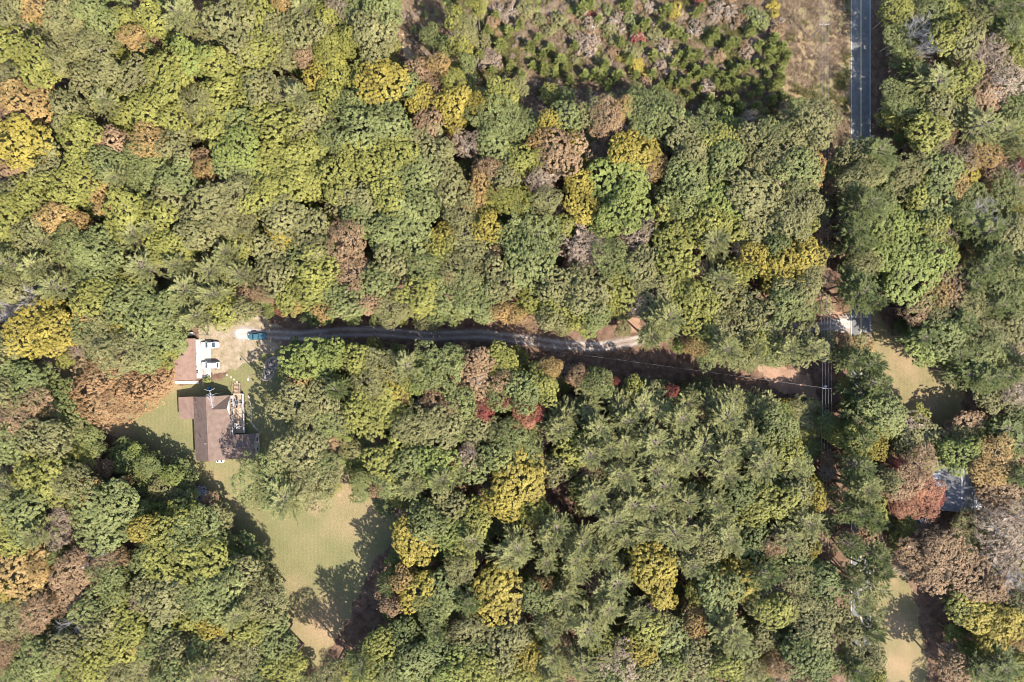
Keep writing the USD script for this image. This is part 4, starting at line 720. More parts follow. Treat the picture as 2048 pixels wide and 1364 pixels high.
# ---------------------------------------------------------------- the old field: young pines and low shrubs, each its own thing
FIELD = Polygon([W(*p) for p in ((812, -30), (1568, -30), (1572, 60), (1560, 235), (1530, 215), (1440, 235), (1370, 215), (1300, 185), (1180, 180), (1090, 195), (1000, 165), (935, 150), (870, 120), (838, 70))])
FP = {'S': """1018,60 1040,50 1060,95 1075,75 1085,110 1100,95 1120,120 1090,140 1065,130 1130,135 1110,150 1140,160 1170,150 1190,145 1210,130 1200,155 1215,170 1235,150 1260,120 1270,150 1355,65 1370,75 1340,60 1330,20 1390,25 1400,15 1375,105 1360,110 1350,125 1365,130 1380,120 1395,110 1420,80 1430,70 1460,85 1475,85 1450,95 1500,60 1515,90 1545,80 1560,95 1540,100 1375,160 1400,150 1390,140 1345,150 1360,170 1340,165 1420,140 1440,150 1460,150 1475,140 1490,130 1510,125 1530,125 1550,120 1570,125 1560,140 1535,150 1510,160 1490,160 1470,170 1450,170 1430,165 1400,180 1380,190 1420,200 1450,200 1470,200 1500,190 1520,180 1545,170 1560,160 1565,190 1545,200 1575,110 1165,20 1180,10 1255,5 1290,45 1270,60 1320,40 1195,40 990,30 975,60 1000,90 960,110 985,140 1020,130 1040,150 1410,215 1440,220 1480,215 1510,215 1305,110 1285,90 1305,150 1320,170 1240,85 1150,90""",
      'k': """1000,20 1010,35 1025,20 1170,35 1185,50 1200,35 1165,90 1180,100 1155,80 1180,80 1300,15 1440,15 1460,25 1430,30 1320,130 1335,140 1490,110 1500,95 1410,165 1415,175 980,110 960,125 990,120 1270,70 1245,60 1230,40 1330,95 1390,60""",
      'b': """985,45 1480,45 1490,90 1550,65 1225,105 1290,165 1440,110""", 'y': """1350,25 1270,130 1280,140 1245,115 930,95 1545,18""", 'O': """950,85 970,80 1050,20 1080,40 1100,60 1120,40 1140,60 1220,60 1225,80 1310,70 1330,110 1270,100 1150,120 1250,100""", 'r': """1273,84 1183,33 1397,5""", 'G': """1260,40 1215,20 905,45 880,85 1500,25 1520,40"""}
DESC = {'S': 'young pine', 'k': 'low pinkish brown thicket shrub', 'b': 'small rust brown shrub', 'y': 'small golden yellow shrub', 'O': 'small olive shrub', 'r': 'small red shrub', 'G': 'low green shrub'}
rf = random.Random(9)
allf = [(float(a.split(',')[0]), float(a.split(',')[1]), c) for c, t in FP.items() for a in t.split()]
usedl = set()
ORD = ['', 'stout ', 'slender ', 'bushy ', 'narrow ', 'spreading ', 'little ', 'ragged ']
SHORT = {'S': 'pine', 'k': 'brown thicket', 'b': 'rust shrub', 'y': 'golden shrub', 'O': 'olive shrub', 'r': 'red shrub', 'G': 'green shrub'}
def spot(i, j):
    s_ = side(allf[j][0] - allf[i][0], allf[j][1] - allf[i][1])
    return SHORT[allf[j][2]] + ' ' + (s_ if s_ in ('above', 'below') else 'on its ' + s_)
for i, (px, py, c) in enumerate(allf):
    kind = 'young_pine' if c == 'S' else 'shrub'
    pth, R0, H0 = PROTO[(kind, c)][rf.randrange(len(PROTO[(kind, c)]))]
    rr = rf.uniform(1.3, 2.1) if c == 'S' else rf.uniform(1.5, 2.6)
    h = rr * rf.uniform(2.1, 2.8) if c == 'S' else rr * rf.uniform(0.9, 1.3)
    x, y = W(px, py, h * 0.5)
    near = [j for d, j in sorted((math.hypot(a - px, b - py), j) for j, (a, b, q) in enumerate(allf) if j != i)][:16]
    zone = 'left' if px < 1130 else 'right' if px > 1400 else 'middle'
    cand = ['%s in the old field, %s' % (DESC[c], spot(i, j)) for j in near[:2]] + ['%s in the old field, %s and %s' % (DESC[c], spot(i, j), spot(i, k)) for j in near for k in near if j != k and spot(i, j) != spot(i, k)]
    cand += ['%s in the field\'s %s part, %s and %s' % (DESC[c], zone, spot(i, j), spot(i, k)) for j in near for k in near if j < k and spot(i, j) != spot(i, k)]
    tier = 'upper edge' if py < 60 else 'lower edge' if py > 140 else 'middle row'
    cand += ['%s in the field\'s %s part by its %s, %s' % (DESC[c], zone, tier, spot(i, j)) for j in near]
    cand += ['%s in the field\'s %s part, %s, then %s' % (DESC[c], zone, spot(i, j), spot(i, k)) for j in near for k in near if j != k]
    lab = next((l for l in cand if l not in usedl and len(l.split()) <= 16), cand[0])
    usedl.add(lab)
    plant(kind, pth, x, y, (rr / R0, rr / R0 * rf.uniform(0.85, 1.15)), h / H0, rf.uniform(0, 360), lab, 'young pine' if c == 'S' else 'shrub', 'young pines in the old field' if c == 'S' else 'shrubs in the old field')
# ---------------------------------------------------------------- materials of built things
def shingle_look(name, dark, light, angle=0.0):
    nodes = {'t': ('texture_coordinate', {}), 'n': ('noise_texture', {'scale': 0.9, 'detail': 5}), 'f': ('noise_texture', {'scale': 9.0, 'detail': 4, 'roughness': 0.7}),
             'w': ('wave_texture', {'wave_type': 'bands', 'bands_direction': 'z', 'scale': 1.6, 'distortion': 0.6, 'detail': 2}),
             'm': ('math', {'math_type': 'multiply_add', 'value2': 0.5}), 'h': ('math', {'math_type': 'multiply', 'value2': 0.35}), 'h2': ('math', {'math_type': 'multiply_add', 'value2': 0.04}),
             'r': ('rgb_ramp', {'ramp': [(0.27, dark), (0.58, light)]}), 'b': ('bump', {'strength': 0.35, 'distance': 0.04}), 'p': ('principled_bsdf', {'roughness': 0.92, 'specular_ior_level': 0.2})}
    links = [('t.object', 'n.vector'), ('t.object', 'f.vector'), ('t.object', 'w.vector'), ('f.fac', 'h.value1'), ('w.fac', 'h2.value1'), ('h.value', 'h2.value3'), ('n.fac', 'm.value1'), ('h2.value', 'm.value3'),
             ('m.value', 'r.fac'), ('r.color', 'p.base_color'), ('f.fac', 'b.height'), ('b.normal', 'p.normal')]
    return usdkit.material(stage, '/World/Looks/' + name, nodes, links, surface='p.BSDF')
BROWN_ROOF = shingle_look('brown_shingles', (0.088, 0.060, 0.047), (0.150, 0.106, 0.086))
TAN_ROOF = shingle_look('reddish_shingles', (0.120, 0.075, 0.058), (0.185, 0.122, 0.096))
GREY_ROOF = shingle_look('grey_shingles', (0.115, 0.112, 0.113), (0.180, 0.176, 0.178))
METAL_ROOF = plain('pale_metal_roof', (0.215, 0.215, 0.235), 0.55, metal=0.1, var=0.08, scale=1.0)
SIDING = plain('white_siding', (0.46, 0.45, 0.43), 0.6, var=0.05, scale=2.0)
TRIM = plain('white_trim', (0.50, 0.49, 0.475), 0.5, var=0.04)
GLASS = plain('dark_window_glass', (0.03, 0.04, 0.05), 0.12, var=0.1, spec=0.6)
BLUEDOOR = plain('garage_door_panel', (0.40, 0.46, 0.52), 0.5, var=0.06)
DECKWOOD = plain('weathered_deck_wood', (0.33, 0.235, 0.16), 0.85, var=0.22, scale=3.0)
GAPDARK = plain('dark_wood', (0.05, 0.035, 0.025), 0.9)
POLEWOOD = plain('pole_wood', (0.17, 0.135, 0.11), 0.9, var=0.2, scale=4)
ALU = plain('galvanised_metal', (0.40, 0.40, 0.41), 0.5, metal=0.3, var=0.05)
WIRE = plain('weathered_cable', (0.24, 0.24, 0.25), 0.5, metal=0.4, var=0.05)
CERAMIC = plain('pale_insulator', (0.46, 0.49, 0.52), 0.3, var=0.05)
BLUE = plain('blue_plastic', (0.03, 0.16, 0.42), 0.4, var=0.08)
STONE = plain('tan_field_stone', (0.27, 0.205, 0.145), 0.9, var=0.22, scale=5, bump=0.4)
PALESTONE = plain('pale_stone', (0.33, 0.29, 0.235), 0.9, var=0.15, scale=5, bump=0.3)
MULCH = plain('dark_mulch', (0.13, 0.105, 0.09), 0.95, var=0.5, scale=7, bump=0.6)
STICK = plain('pale_dry_stick', (0.34, 0.29, 0.25), 0.9, var=0.2, scale=6)
RUBBER = plain('tyre_rubber', (0.02, 0.02, 0.02), 0.9)
RED = plain('tail_lamp_red', (0.30, 0.02, 0.02), 0.25)
LAMPGLASS = plain('head_lamp', (0.6, 0.62, 0.62), 0.15)
BLACKPL = plain('black_trim', (0.03, 0.03, 0.032), 0.5)
def paint(name, col, metal=0.0, rough=0.25):
    nodes = {'g': ('geometry', {}), 'n': ('noise_texture', {'scale': 3.0, 'detail': 4}), 'r': ('rgb_ramp', {'ramp': [(0.3, tuple(0.92 * c for c in col)), (0.7, col)]}),
             'p': ('principled_bsdf', {'roughness': rough, 'metallic': metal, 'coat_weight': 0.4})}
    return usdkit.material(stage, '/World/Looks/' + name, nodes, [('g.position', 'n.vector'), ('n.fac', 'r.fac'), ('r.color', 'p.base_color')], surface='p.BSDF')

def prism(poly2, z0, z1):
    m = trimesh.creation.extrude_polygon(Polygon(poly2), z1 - z0, engine='earcut'); m.apply_translation((0, 0, z0)); return m
def gable(axis, at, c, half, z0, z1, t=0.12):
    """Triangular end wall in the plane axis = at, centred at c on the other axis."""
    p = [(c - half, z0), (c + half, z0), (c, z1)]
    q = []
    for s in (-t / 2, t / 2):
        for a, z in p: q.append((at + s, a, z) if axis == 'x' else (a, at + s, z))
    return hull(q)
def window(parent, axis, at, c, z, w=0.95, h=1.25, sign=1):
    t = 0.05
    def bx(a0, a1, z0, z1, d0, d1):
        lo, hi = sorted((at + sign * d0, at + sign * d1))
        return box(lo, hi, a0, a1, z0, z1) if axis == 'x' else box(a0, a1, lo, hi, z0, z1)
    win = obj('window', bx(c - w / 2, c + w / 2, z, z + h, 0.0, 0.035), GLASS, parent)
    fr = cat_([bx(c - w / 2 - 0.08, c - w / 2, z - 0.08, z + h + 0.08, 0, 0.07), bx(c + w / 2, c + w / 2 + 0.08, z - 0.08, z + h + 0.08, 0, 0.07), bx(c - w / 2, c + w / 2, z + h, z + h + 0.08, 0, 0.07), bx(c - w / 2, c + w / 2, z - 0.08, z, 0, 0.09), bx(c - 0.025, c + 0.025, z, z + h, 0.035, 0.06)])
    obj('frame', fr, TRIM, win)

# ---------------------------------------------------------------- the brown house
hx, hy = W(397.1, 791.6)
house = thing('house', 'brown-roofed white house with two cross gables on the lawn', 'house', (hx, hy, 0), 2.5)
foot = [(0.3, -0.25), (9.6, -0.25), (9.6, -10.85), (15.9, -10.85), (15.9, -16.6), (0.3, -16.6)]
obj('wall', prism([(x, y) for x, y in foot], 0, 3.0), SIDING, house)
for g_ in (gable('y', -0.31, 4.95, 4.7, 3.0, 6.2), gable('y', -16.54, 4.95, 4.7, 3.0, 6.2), gable('x', 9.53, -3.4, 3.3, 3.0, 5.6), gable('x', 15.83, -13.7, 2.9, 3.0, 4.7)): obj('gable_wall', g_, SIDING, house)
obj('wall', prism([(-3.95, -0.3), (0.28, -0.3), (0.28, -5.55), (-3.95, -5.55)], 0, 2.45), SIDING, house)
rf = obj('roof', cat_([slab([(0, 0, 3.1), (0, -16.9, 3.1), (4.95, -16.9, 6.4), (4.95, 0, 6.4)], 0.14), slab([(4.95, 0, 6.4), (4.95, -16.9, 6.4), (9.85, -16.9, 3.1), (9.85, 0, 3.1)], 0.14)]), BROWN_ROOF, house)
obj('ridge_cap', box(4.83, 5.07, -16.9, 0, 6.36, 6.43), TAN_ROOF, rf)
g1 = obj('cross_gable', cat_([slab([(5.8, -3.4, 5.84), (9.87, -3.4, 5.84), (9.87, 0.06, 3.13)], 0.12), slab([(5.8, -3.4, 5.84), (9.87, -6.86, 3.13), (9.87, -3.4, 5.84)], 0.12)]), BROWN_ROOF, house)
g2 = obj('cross_gable', cat_([slab([(7.15, -13.7, 4.94), (16.2, -13.7, 4.94), (16.2, -10.5, 3.12), (9.75, -10.5, 3.16)], 0.12), slab([(7.15, -13.7, 4.94), (9.75, -16.93, 3.16), (16.2, -16.93, 3.12), (16.2, -13.7, 4.94)], 0.12)]), BROWN_ROOF, house)
obj('lean_to_roof', slab([(-4.25, 0.02, 2.52), (-4.25, -5.85, 2.52), (-0.02, -5.85, 3.08), (-0.02, 0.02, 3.08)], 0.12), TAN_ROOF, house, label='lower reddish lean-to roof')
obj('gutter', box(-0.09, -0.01, -16.9, -5.9, 2.93, 3.05), BROWN_ROOF, house)
obj('gutter', box(9.88, 9.98, -10.4, -6.9, 2.93, 3.05), TRIM, house)
for px_, py_, z_ in ((2.0, -5.3, 4.43), (4.1, -12.2, 5.83), (2.2, -10.5, 4.57), (1.0, -1.0, 3.77)):
    vp = trimesh.creation.cylinder(0.10, 0.7, sections=12); vp.apply_translation((px_, py_, z_ + 0.25)); obj('vent_pipe', vp, ALU if py_ < -12 else BLACKPL, house)
for c in (-1.6, -2.9, -4.9): window(house, 'x', 9.602, c, 1.2)
window(house, 'x', 9.602, -8.2, 0.95, 1.6, 1.95)
for c in (-12.2, -14.9): window(house, 'x', 15.902, c, 1.0)
for c in (2.2, 7.0, 12.0): window(house, 'y', -16.602, c, 1.0, sign=-1)
for c in (-8.0, -12.5): window(house, 'x', 0.298, c, 1.0, sign=-1)
window(house, 'y', -0.248, 3.0, 1.0)

deck = thing('deck', 'wooden deck with white railing along the house', 'deck', (hx, hy, 0), 2.5)
nb = 26
for i in range(nb):
    y0_ = 0.15 - i * (10.6 / nb)
    obj('board', box(9.66, 12.5, y0_ - 10.6 / nb + 0.03, y0_, 0.66, 0.74 + 0.006 * (i % 3)), DECKWOOD, deck)
obj('skirt', box(9.7, 12.42, -10.35, 0.05, 0.0, 0.65), GAPDARK, deck)
rail = [box(12.42, 12.56, -10.35, 0.1, 1.62, 1.70), box(12.46, 12.52, -10.3, 0.05, 0.95, 1.02)]
obj('railing', cat_(rail + [box(12.44, 12.54, y - 0.05, y + 0.05, 0.74, 1.62) for y in np.linspace(-10.2, 0, 9)] + [box(12.47, 12.51, y - 0.02, y + 0.02, 1.0, 1.62) for y in np.linspace(-10.0, -0.2, 60)]), TRIM, deck)
obj('railing', cat_([box(11.6, 12.5, 0.02, 0.12, 1.62, 1.70)] + [box(x - 0.02, x + 0.02, 0.05, 0.09, 0.74, 1.62) for x in np.linspace(11.65, 12.4, 6)]), TRIM, deck)
for i in range(8):
    obj('step', box(9.75, 11.55, 0.24 + i * 0.36, 0.44 + i * 0.36, 0.60 - i * 0.072, 0.655 - i * 0.072), DECKWOOD, deck)
obj('underside', hull([(x, y, z) for x in (9.78, 11.52) for y, z in ((0.18, 0.45), (0.18, 0.38), (3.0, 0.03), (3.0, 0.0))]), GAPDARK, deck)
obj('stringer', cat_([hull([(x, 0.17, 0.6), (x + .06, 0.17, 0.6), (x, 2.9, 0.02), (x + .06, 2.9, 0.02), (x, 0.17, 0.3), (x + .06, 0.17, 0.3)]) for x in (9.68, 10.6, 11.56)]), GAPDARK, deck)
obj('hand_rail', cat_([tube((x, 0.2, 1.6), (x, 2.8, 0.95), 0.04) for x in (9.68, 11.62)] + [tube((x, y, 0.1), (x, y, 1.6 - (y - 0.2) * 0.25), 0.035) for x in (9.68, 11.62) for y in (0.25, 1.5, 2.75)]), DECKWOOD, deck)

def local(base, rz, p):
    a = math.radians(rz); return (base[0] + p[0] * math.cos(a) - p[1] * math.sin(a), base[1] + p[0] * math.sin(a) + p[1] * math.cos(a), p[2])
pt = local((hx, hy), 2.5, (10.75, -2.2, 0.755))
tb = thing('patio_table', 'round dark patio table on the deck', 'table', pt)
tt = trimesh.creation.cylinder(0.58, 0.04, sections=28); tt.apply_translation((0, 0, 0.70)); obj('table_top', tt, GLASS, tb)
obj('table_rim', trimesh.creation.annulus(0.575, 0.63, 0.05, sections=28).apply_translation((0, 0, 0.70)), ALU, tb)
for k in range(4):
    a = k * math.pi / 2 + 0.4; obj('leg', tube((0.4 * math.cos(a), 0.4 * math.sin(a), 0.67), (0.5 * math.cos(a), 0.5 * math.sin(a), 0.0), 0.02), ALU, tb)
def chair(x, y, z, rz, label, seatm, framem, group=None):
    t = thing('patio_chair', label, 'chair', (x, y, z), rz, group)
    obj('seat', rbox(-0.28, 0.28, -0.27, 0.27, 0.38, 0.43, 0.02), seatm, t)
    obj('backrest', hull([(-0.28, 0.25, 0.42), (0.28, 0.25, 0.42), (-0.28, 0.29, 0.42), (0.28, 0.29, 0.42), (-0.25, 0.38, 0.95), (0.25, 0.38, 0.95), (-0.25, 0.42, 0.95), (0.25, 0.42, 0.95)]), seatm, t)
    for s in (-1, 1):
        obj('arm_rest', rbox(s * 0.30 - 0.035, s * 0.30 + 0.035, -0.26, 0.3, 0.60, 0.64, 0.01), framem, t)
        for y_ in (-0.24, 0.26): obj('leg', tube((s * 0.27, y_, 0.40), (s * 0.31, y_ * 1.1, 0.0), 0.02), framem, t)
for k, (dx, dy, rz, lb) in enumerate(((0, 0.95, 0, 'dark patio chair above the round deck table'), (0.0, -0.95, 180, 'dark patio chair below the round deck table'), (0.95, 0.05, -90, 'dark patio chair right of the round deck table'))):
    chair(pt[0] + dx, pt[1] + dy, pt[2], rz, lb, BLACKPL, ALU, 'dark chairs around the deck table')
for p_, rz, lb in (((10.35, -8.05, 0.755), 40, 'white patio chair against the house wall on the deck'), ((11.15, -8.75, 0.755), 215, 'white square-looking patio chair further out on the deck')):
    q_ = local((hx, hy), 2.5, p_); chair(q_[0], q_[1], q_[2], rz, lb, TRIM, TRIM, 'white chairs on the shaded end of the deck')
q_ = local((hx, hy), 2.5, (10.5, -8.9, 0.755))
st = thing('side_table', 'small white side table between the white deck chairs', 'table', q_)
obj('table_top', rbox(-0.25, 0.25, -0.25, 0.25, 0.45, 0.5, 0.015), TRIM, st)
for sx in (-0.2, 0.2):
    for sy in (-0.2, 0.2): obj('leg', box(sx - 0.02, sx + 0.02, sy - 0.02, sy + 0.02, 0, 0.45), TRIM, st)

# television antenna on a mast at the upper end of the roof
an = thing('television_antenna', 'large pale television antenna with many rods above the house roof', 'antenna', (*W(421, 789.5, 8), 0))
ax0 = np.array([*W(421, 789.5, 8), 0])
def AP(px, py, z=9.2): return np.array([*W(px, py, z), z]) - ax0
obj('mast', tube((0, 0, 0.0), (0, 0, 9.3), 0.045, 0.03), ALU, an)
A0, A1 = AP(419.5, 781), AP(425, 816)
obj('boom', tube(A0, A1, 0.045), ALU, an)
for e0, e1 in (((419.5, 781.5), (408.5, 779)), ((419.5, 781.5), (429.5, 777))): obj('rod', tube(AP(*e0), AP(*e1), 0.045), ALU, an)
for k, (t, wd, bow) in enumerate(((0.16, 8.6, 4.0), (0.24, 7.8, 3.6), (0.32, 7.0, 3.2), (0.40, 6.2, 2.4), (0.48, 5.2, 1.2), (0.56, 4.4, 0.6), (0.64, 3.8, 0), (0.72, 3.4, 0), (0.80, 3.0, 0), (0.88, 2.6, 0), (0.96, 2.2, 0))):
    cx_, cy_ = 419.5 + 5.5 * t, 781 + 35 * t
    for s in (-1, 1): obj('rod', tube(AP(cx_, cy_), AP(cx_ + s * wd, cy_ + bow), 0.030), ALU, an)

ac = thing('heat_pump', 'white outdoor units with dark grilles at the lower wall of the house', 'heat pump', (*W(442, 921), 0), 2.5)
for s in (-0.55, 0.5):
    b_ = obj('unit', rbox(s - 0.45, s + 0.45, -0.42, 0.42, 0.05, 0.85, 0.04), TRIM, ac)
    cy = trimesh.creation.cylinder(0.30, 0.05, sections=20); cy.apply_translation((s, 0, 0.86)); obj('grille', cy, BLACKPL, b_)
bl = thing('barrel', 'bright blue plastic barrel in the shadow of the house', 'barrel', (*W(417.5, 776.5, 0.5), 0))
prof = [(0, 0), (0.27, 0), (0.33, 0.12), (0.36, 0.45), (0.33, 0.8), (0.27, 0.92), (0, 0.92)]
obj('body', trimesh.creation.revolve(prof, sections=24), BLUE, bl, smooth=40)
lid = trimesh.creation.annulus(0.23, 0.29, 0.04, sections=24); lid.apply_translation((0, 0, 0.94)); obj('rim', lid, BLUE, bl)

# ---------------------------------------------------------------- garage
gx_, gy_ = W(324.5, 679)
gar = thing('garage', 'reddish-brown roofed white garage with pale doors facing the parked cars', 'garage', (gx_, gy_, 0), 1.6)
gw, gl = 10.2, 11.0
obj('wall', prism([(0.35, -0.3), (gw - 0.3, -0.3), (gw - 0.3, -gl + 0.3), (0.35, -gl + 0.3)], 0, 2.6), SIDING, gar)
for g_ in (gable('y', -0.36, gw / 2, gw / 2 - 0.3, 2.6, 4.5), gable('y', -gl + 0.36, gw / 2, gw / 2 - 0.3, 2.6, 4.5)): obj('gable_wall', g_, SIDING, gar)
grf = obj('roof', cat_([slab([(0, 0, 2.7), (0, -gl, 2.7), (gw / 2, -gl, 4.7), (gw / 2, 0, 4.7)], 0.13), slab([(gw / 2, 0, 4.7), (gw / 2, -gl, 4.7), (gw, -gl, 2.7), (gw, 0, 2.7)], 0.13)]), TAN_ROOF, gar)
obj('ridge_cap', box(gw / 2 - 0.12, gw / 2 + 0.12, -gl, 0, 4.66, 4.73), BROWN_ROOF, grf)
for c in (-2.3, -5.6):
    d_ = obj('garage_door', cat_([box(gw - 0.302, gw - 0.262, c - 1.25, c + 1.25, 0.02 + k * 0.53, 0.52 + k * 0.53) for k in range(4)]), BLUEDOOR, gar)
    obj('frame', cat_([box(gw - 0.30, gw - 0.24, c - 1.4, c - 1.25, 0, 2.3), box(gw - 0.30, gw - 0.24, c + 1.25, c + 1.4, 0, 2.3), box(gw - 0.30, gw - 0.24, c - 1.4, c + 1.4, 2.16, 2.3)]), TRIM, d_)
window(gar, 'x', gw - 0.298, -8.9, 1.0)
for c in (-3.95, -7.6):
    lm_ = obj('wall_lamp', rbox(gw - 0.3, gw - 0.14, c - 0.09, c + 0.09, 1.75, 2.05, 0.02), BLACKPL, gar)
sheet('garage_apron', [(398, 680), (422, 680), (423, 757), (399, 757)], 0.036, CONC, 0.25, 0.06, 'pale concrete apron in front of the garage')
structure('garden_path', box(*[W(350, 0)[0], W(398, 0)[0]], W(0, 768)[1], W(0, 762)[1], 0.0, 0.09), CONC, 'pale concrete strip along the lower end of the garage')
structure('garden_path', box(W(404, 0)[0], W(408, 0)[0], W(0, 773)[1], W(0, 757)[1], 0.0, 0.07), CLAY, 'narrow brick-coloured path between garage and house')
ch = thing('chest_freezer', 'white box standing at the upper corner of the garage', 'appliance', (*W(384, 668), 0), 10)
obj('body', rbox(-0.6, 0.6, -0.4, 0.4, 0, 0.8, 0.04), TRIM, ch); obj('lid', rbox(-0.62, 0.62, -0.42, 0.42, 0.82, 0.9, 0.03), TRIM, ch)

# ---------------------------------------------------------------- cars
def loft(st, n=20, p=4.0):
    """Closed hull-like body from stations (x, half width, z low, z high) with rounded cross-sections."""
    t = np.linspace(0, 2 * np.pi, n, endpoint=False) + np.pi / n
    c, s = np.cos(t), np.sin(t)
    ex = np.sign(c) * np.abs(c) ** (2 / p); ez = np.sign(s) * np.abs(s) ** (2 / p)
    V = np.vstack([np.stack([np.full(n, x), ex * w, (a + b) / 2 + ez * (b - a) / 2], 1) for x, w, a, b in st])
    F = []
    i = np.arange(n); j = (i + 1) % n
    for k in range(len(st) - 1):
        a, b = k * n, (k + 1) * n
        F += [np.stack([a + i, a + j, b + j], 1), np.stack([a + i, b + j, b + i], 1)]
    V = np.vstack([V, [V[:n].mean(0)], [V[-n:].mean(0)]])
    F += [np.stack([j, i, np.full(n, len(V) - 2)], 1), np.stack([(len(st) - 1) * n + i, (len(st) - 1) * n + j, np.full(n, len(V) - 1)], 1)]
    m = trimesh.Trimesh(V, np.vstack(F), process=False); m.fix_normals(); return m
def pane(pts, t=0.012):
    p = np.asarray(pts, float); n = np.cross(p[1] - p[0], p[2] - p[0]); n /= np.linalg.norm(n)
    return hull(np.vstack([p + n * t, p - n * t]))
def car(label, cat, px, py, rz, mat, L=4.8, wd=0.90, style='sedan', group=None):
    t = thing('pickup_truck' if style == 'pickup' else 'parked_car', label, cat, (*W(px, py, 0.8), 0), rz, group)
    h = L / 2
    if style == 'suv':
        body = [(-h, .60, .40, .75), (-h + .12, .78, .30, .90), (-h + .5, .90, .26, .98), (-0.9, wd, .24, 1.04), (0.6, wd, .24, 1.06), (h - .35, wd - .02, .26, 1.06), (h - .05, .82, .34, 1.0), (h, .70, .45, .9)]
        base, roof, zr = (-1.35, h - .12), (-0.55, h - .40), 1.70
    elif style == 'pickup':
        body = [(-h, .66, .42, .80), (-h + .10, .80, .34, .96), (-h + .45, wd, .30, 1.02), (-0.75, wd, .30, 1.08), (0.55, wd, .30, 1.08), (0.58, wd, .30, .80), (h - .06, wd, .32, .80), (h, wd - .05, .40, .78)]
        base, roof, zr = (-1.25, 0.62), (-0.65, 0.42), 1.66
    else:
        body = [(-h, .55, .38, .62), (-h + .12, .74, .28, .74), (-h + .5, .87, .22, .82), (-0.9, wd, .20, .93), (0.9, wd, .20, .95), (h - .45, .88, .22, .92), (h - .1, .76, .30, .86), (h, .60, .40, .76)]
        base, roof, zr = (-1.2, 1.55), (-0.35, 0.75), 1.42
    zb = body[3][3] - 0.06
    b_ = obj('body', loft(body), mat, t, smooth=50)
    w0, w1 = wd - 0.06, wd - 0.22
    cab = hull([(x, s * w0, zb) for x in base for s in (-1, 1)] + [(x, s * w1, zr - 0.05) for x in roof for s in (-1, 1)] + [(x, s * (w1 - .12), zr) for x in (roof[0] + .15, roof[1] - .15) for s in (-1, 1)])
    obj('cabin', cab, mat, t)
    def on(f, s, end):                       # point on the sloping front or rear face
        i = 0 if end == 0 else 1
        x = base[i] + (roof[i] - base[i]) * f; z = zb + (zr - 0.05 - zb) * f
        return (x, s * ((w0 + (w1 - w0) * f) - 0.09), z)
    obj('windshield', pane([on(.10, -1, 0), on(.10, 1, 0), on(.93, 1, 0), on(.93, -1, 0)]), GLASS, t)
    obj('rear_window', pane([on(.12, -1, 1), on(.12, 1, 1), on(.90, 1, 1), on(.90, -1, 1)]), GLASS, t)
    for s in (-1, 1):
        def sd(f, x): return (x, s * (w0 + (w1 - w0) * f), zb + (zr - 0.05 - zb) * f)
        lerp = lambda f, i: base[i] + (roof[i] - base[i]) * f
        obj('side_window', pane([sd(.15, lerp(.15, 0) + .12), sd(.15, lerp(.15, 1) - .12), sd(.85, lerp(.85, 1) - .12), sd(.85, lerp(.85, 0) + .12)]), GLASS, t)
        obj('mirror', rbox(base[0] + .22, base[0] + .38, *sorted((s * (wd - .02), s * (wd + .17))), zb - .02, zb + .14, 0.03), mat, t)
        obj('headlight', rbox(-h + .10, -h + .38, *sorted((s * .50, s * .76)), body[1][3] - .14, body[1][3] - .0, 0.03), LAMPGLASS, t)
        obj('tail_light', rbox(h - .14, h - .02, *sorted((s * .52, s * .74)), body[-2][3] - .22, body[-2][3] - .06, 0.02), RED, t)
        for x in (-h + .95, h - .98):
            wl = trimesh.creation.cylinder(0.33, 0.22, sections=20); wl.apply_transform(trimesh.transformations.rotation_matrix(math.pi / 2, [1, 0, 0])); wl.apply_translation((x, s * (wd - .10), 0.33))
            w_ = obj('wheel', wl, RUBBER, t)
            rm_ = trimesh.creation.cylinder(0.20, 0.02, sections=16); rm_.apply_transform(trimesh.transformations.rotation_matrix(math.pi / 2, [1, 0, 0])); rm_.apply_translation((x, s * (wd + .012), 0.33))
            obj('rim', rm_, ALU, w_)
        if style == 'suv': obj('roof_rail', rbox(roof[0] + .1, roof[1] - .1, s * (w1 - .1) - .02, s * (w1 - .1) + .02, zr, zr + .05, 0.008), ALU, t)
    if style == 'pickup':
        obj('cargo_bed', cat_([box(0.66, h - .05, -wd + .08, wd - .08, .80, .815)]), mat, t)
        for s in (-1, 1): obj('bed_side', rbox(0.60, h - .02, *sorted((s * (wd - .09), s * (wd - .005))), .76, 1.08, 0.02), mat, t)
        obj('tailgate', rbox(h - .08, h - .01, -wd + .08, wd - .08, .74, 1.07, 0.015), mat, t)
    obj('number_plate', box(h - .005, h + .012, -.18, .18, .55, .66), TRIM, t)
car('silver white sedan parked nearest the garage\'s upper door', 'car', 419.5, 690, 2, paint('silver_white_paint', (0.46, 0.47, 0.46), 0.1), 4.95, .90)
car('white sport utility vehicle with roof rails on the concrete apron', 'car', 421, 730.5, 1, paint('white_paint', (0.60, 0.60, 0.59)), 4.85, .93, 'suv')
car('teal blue pickup truck at the end of the gravel drive', 'pickup', 514, 673, 1, paint('teal_paint', (0.035, 0.105, 0.135), 0.1), 4.75, .88, 'pickup')
car('dark blue car in the shade by the grey-roofed house', 'car', 1839, 1040, -4, paint('dark_blue_paint', (0.035, 0.055, 0.09), 0.2), 4.6, .88)

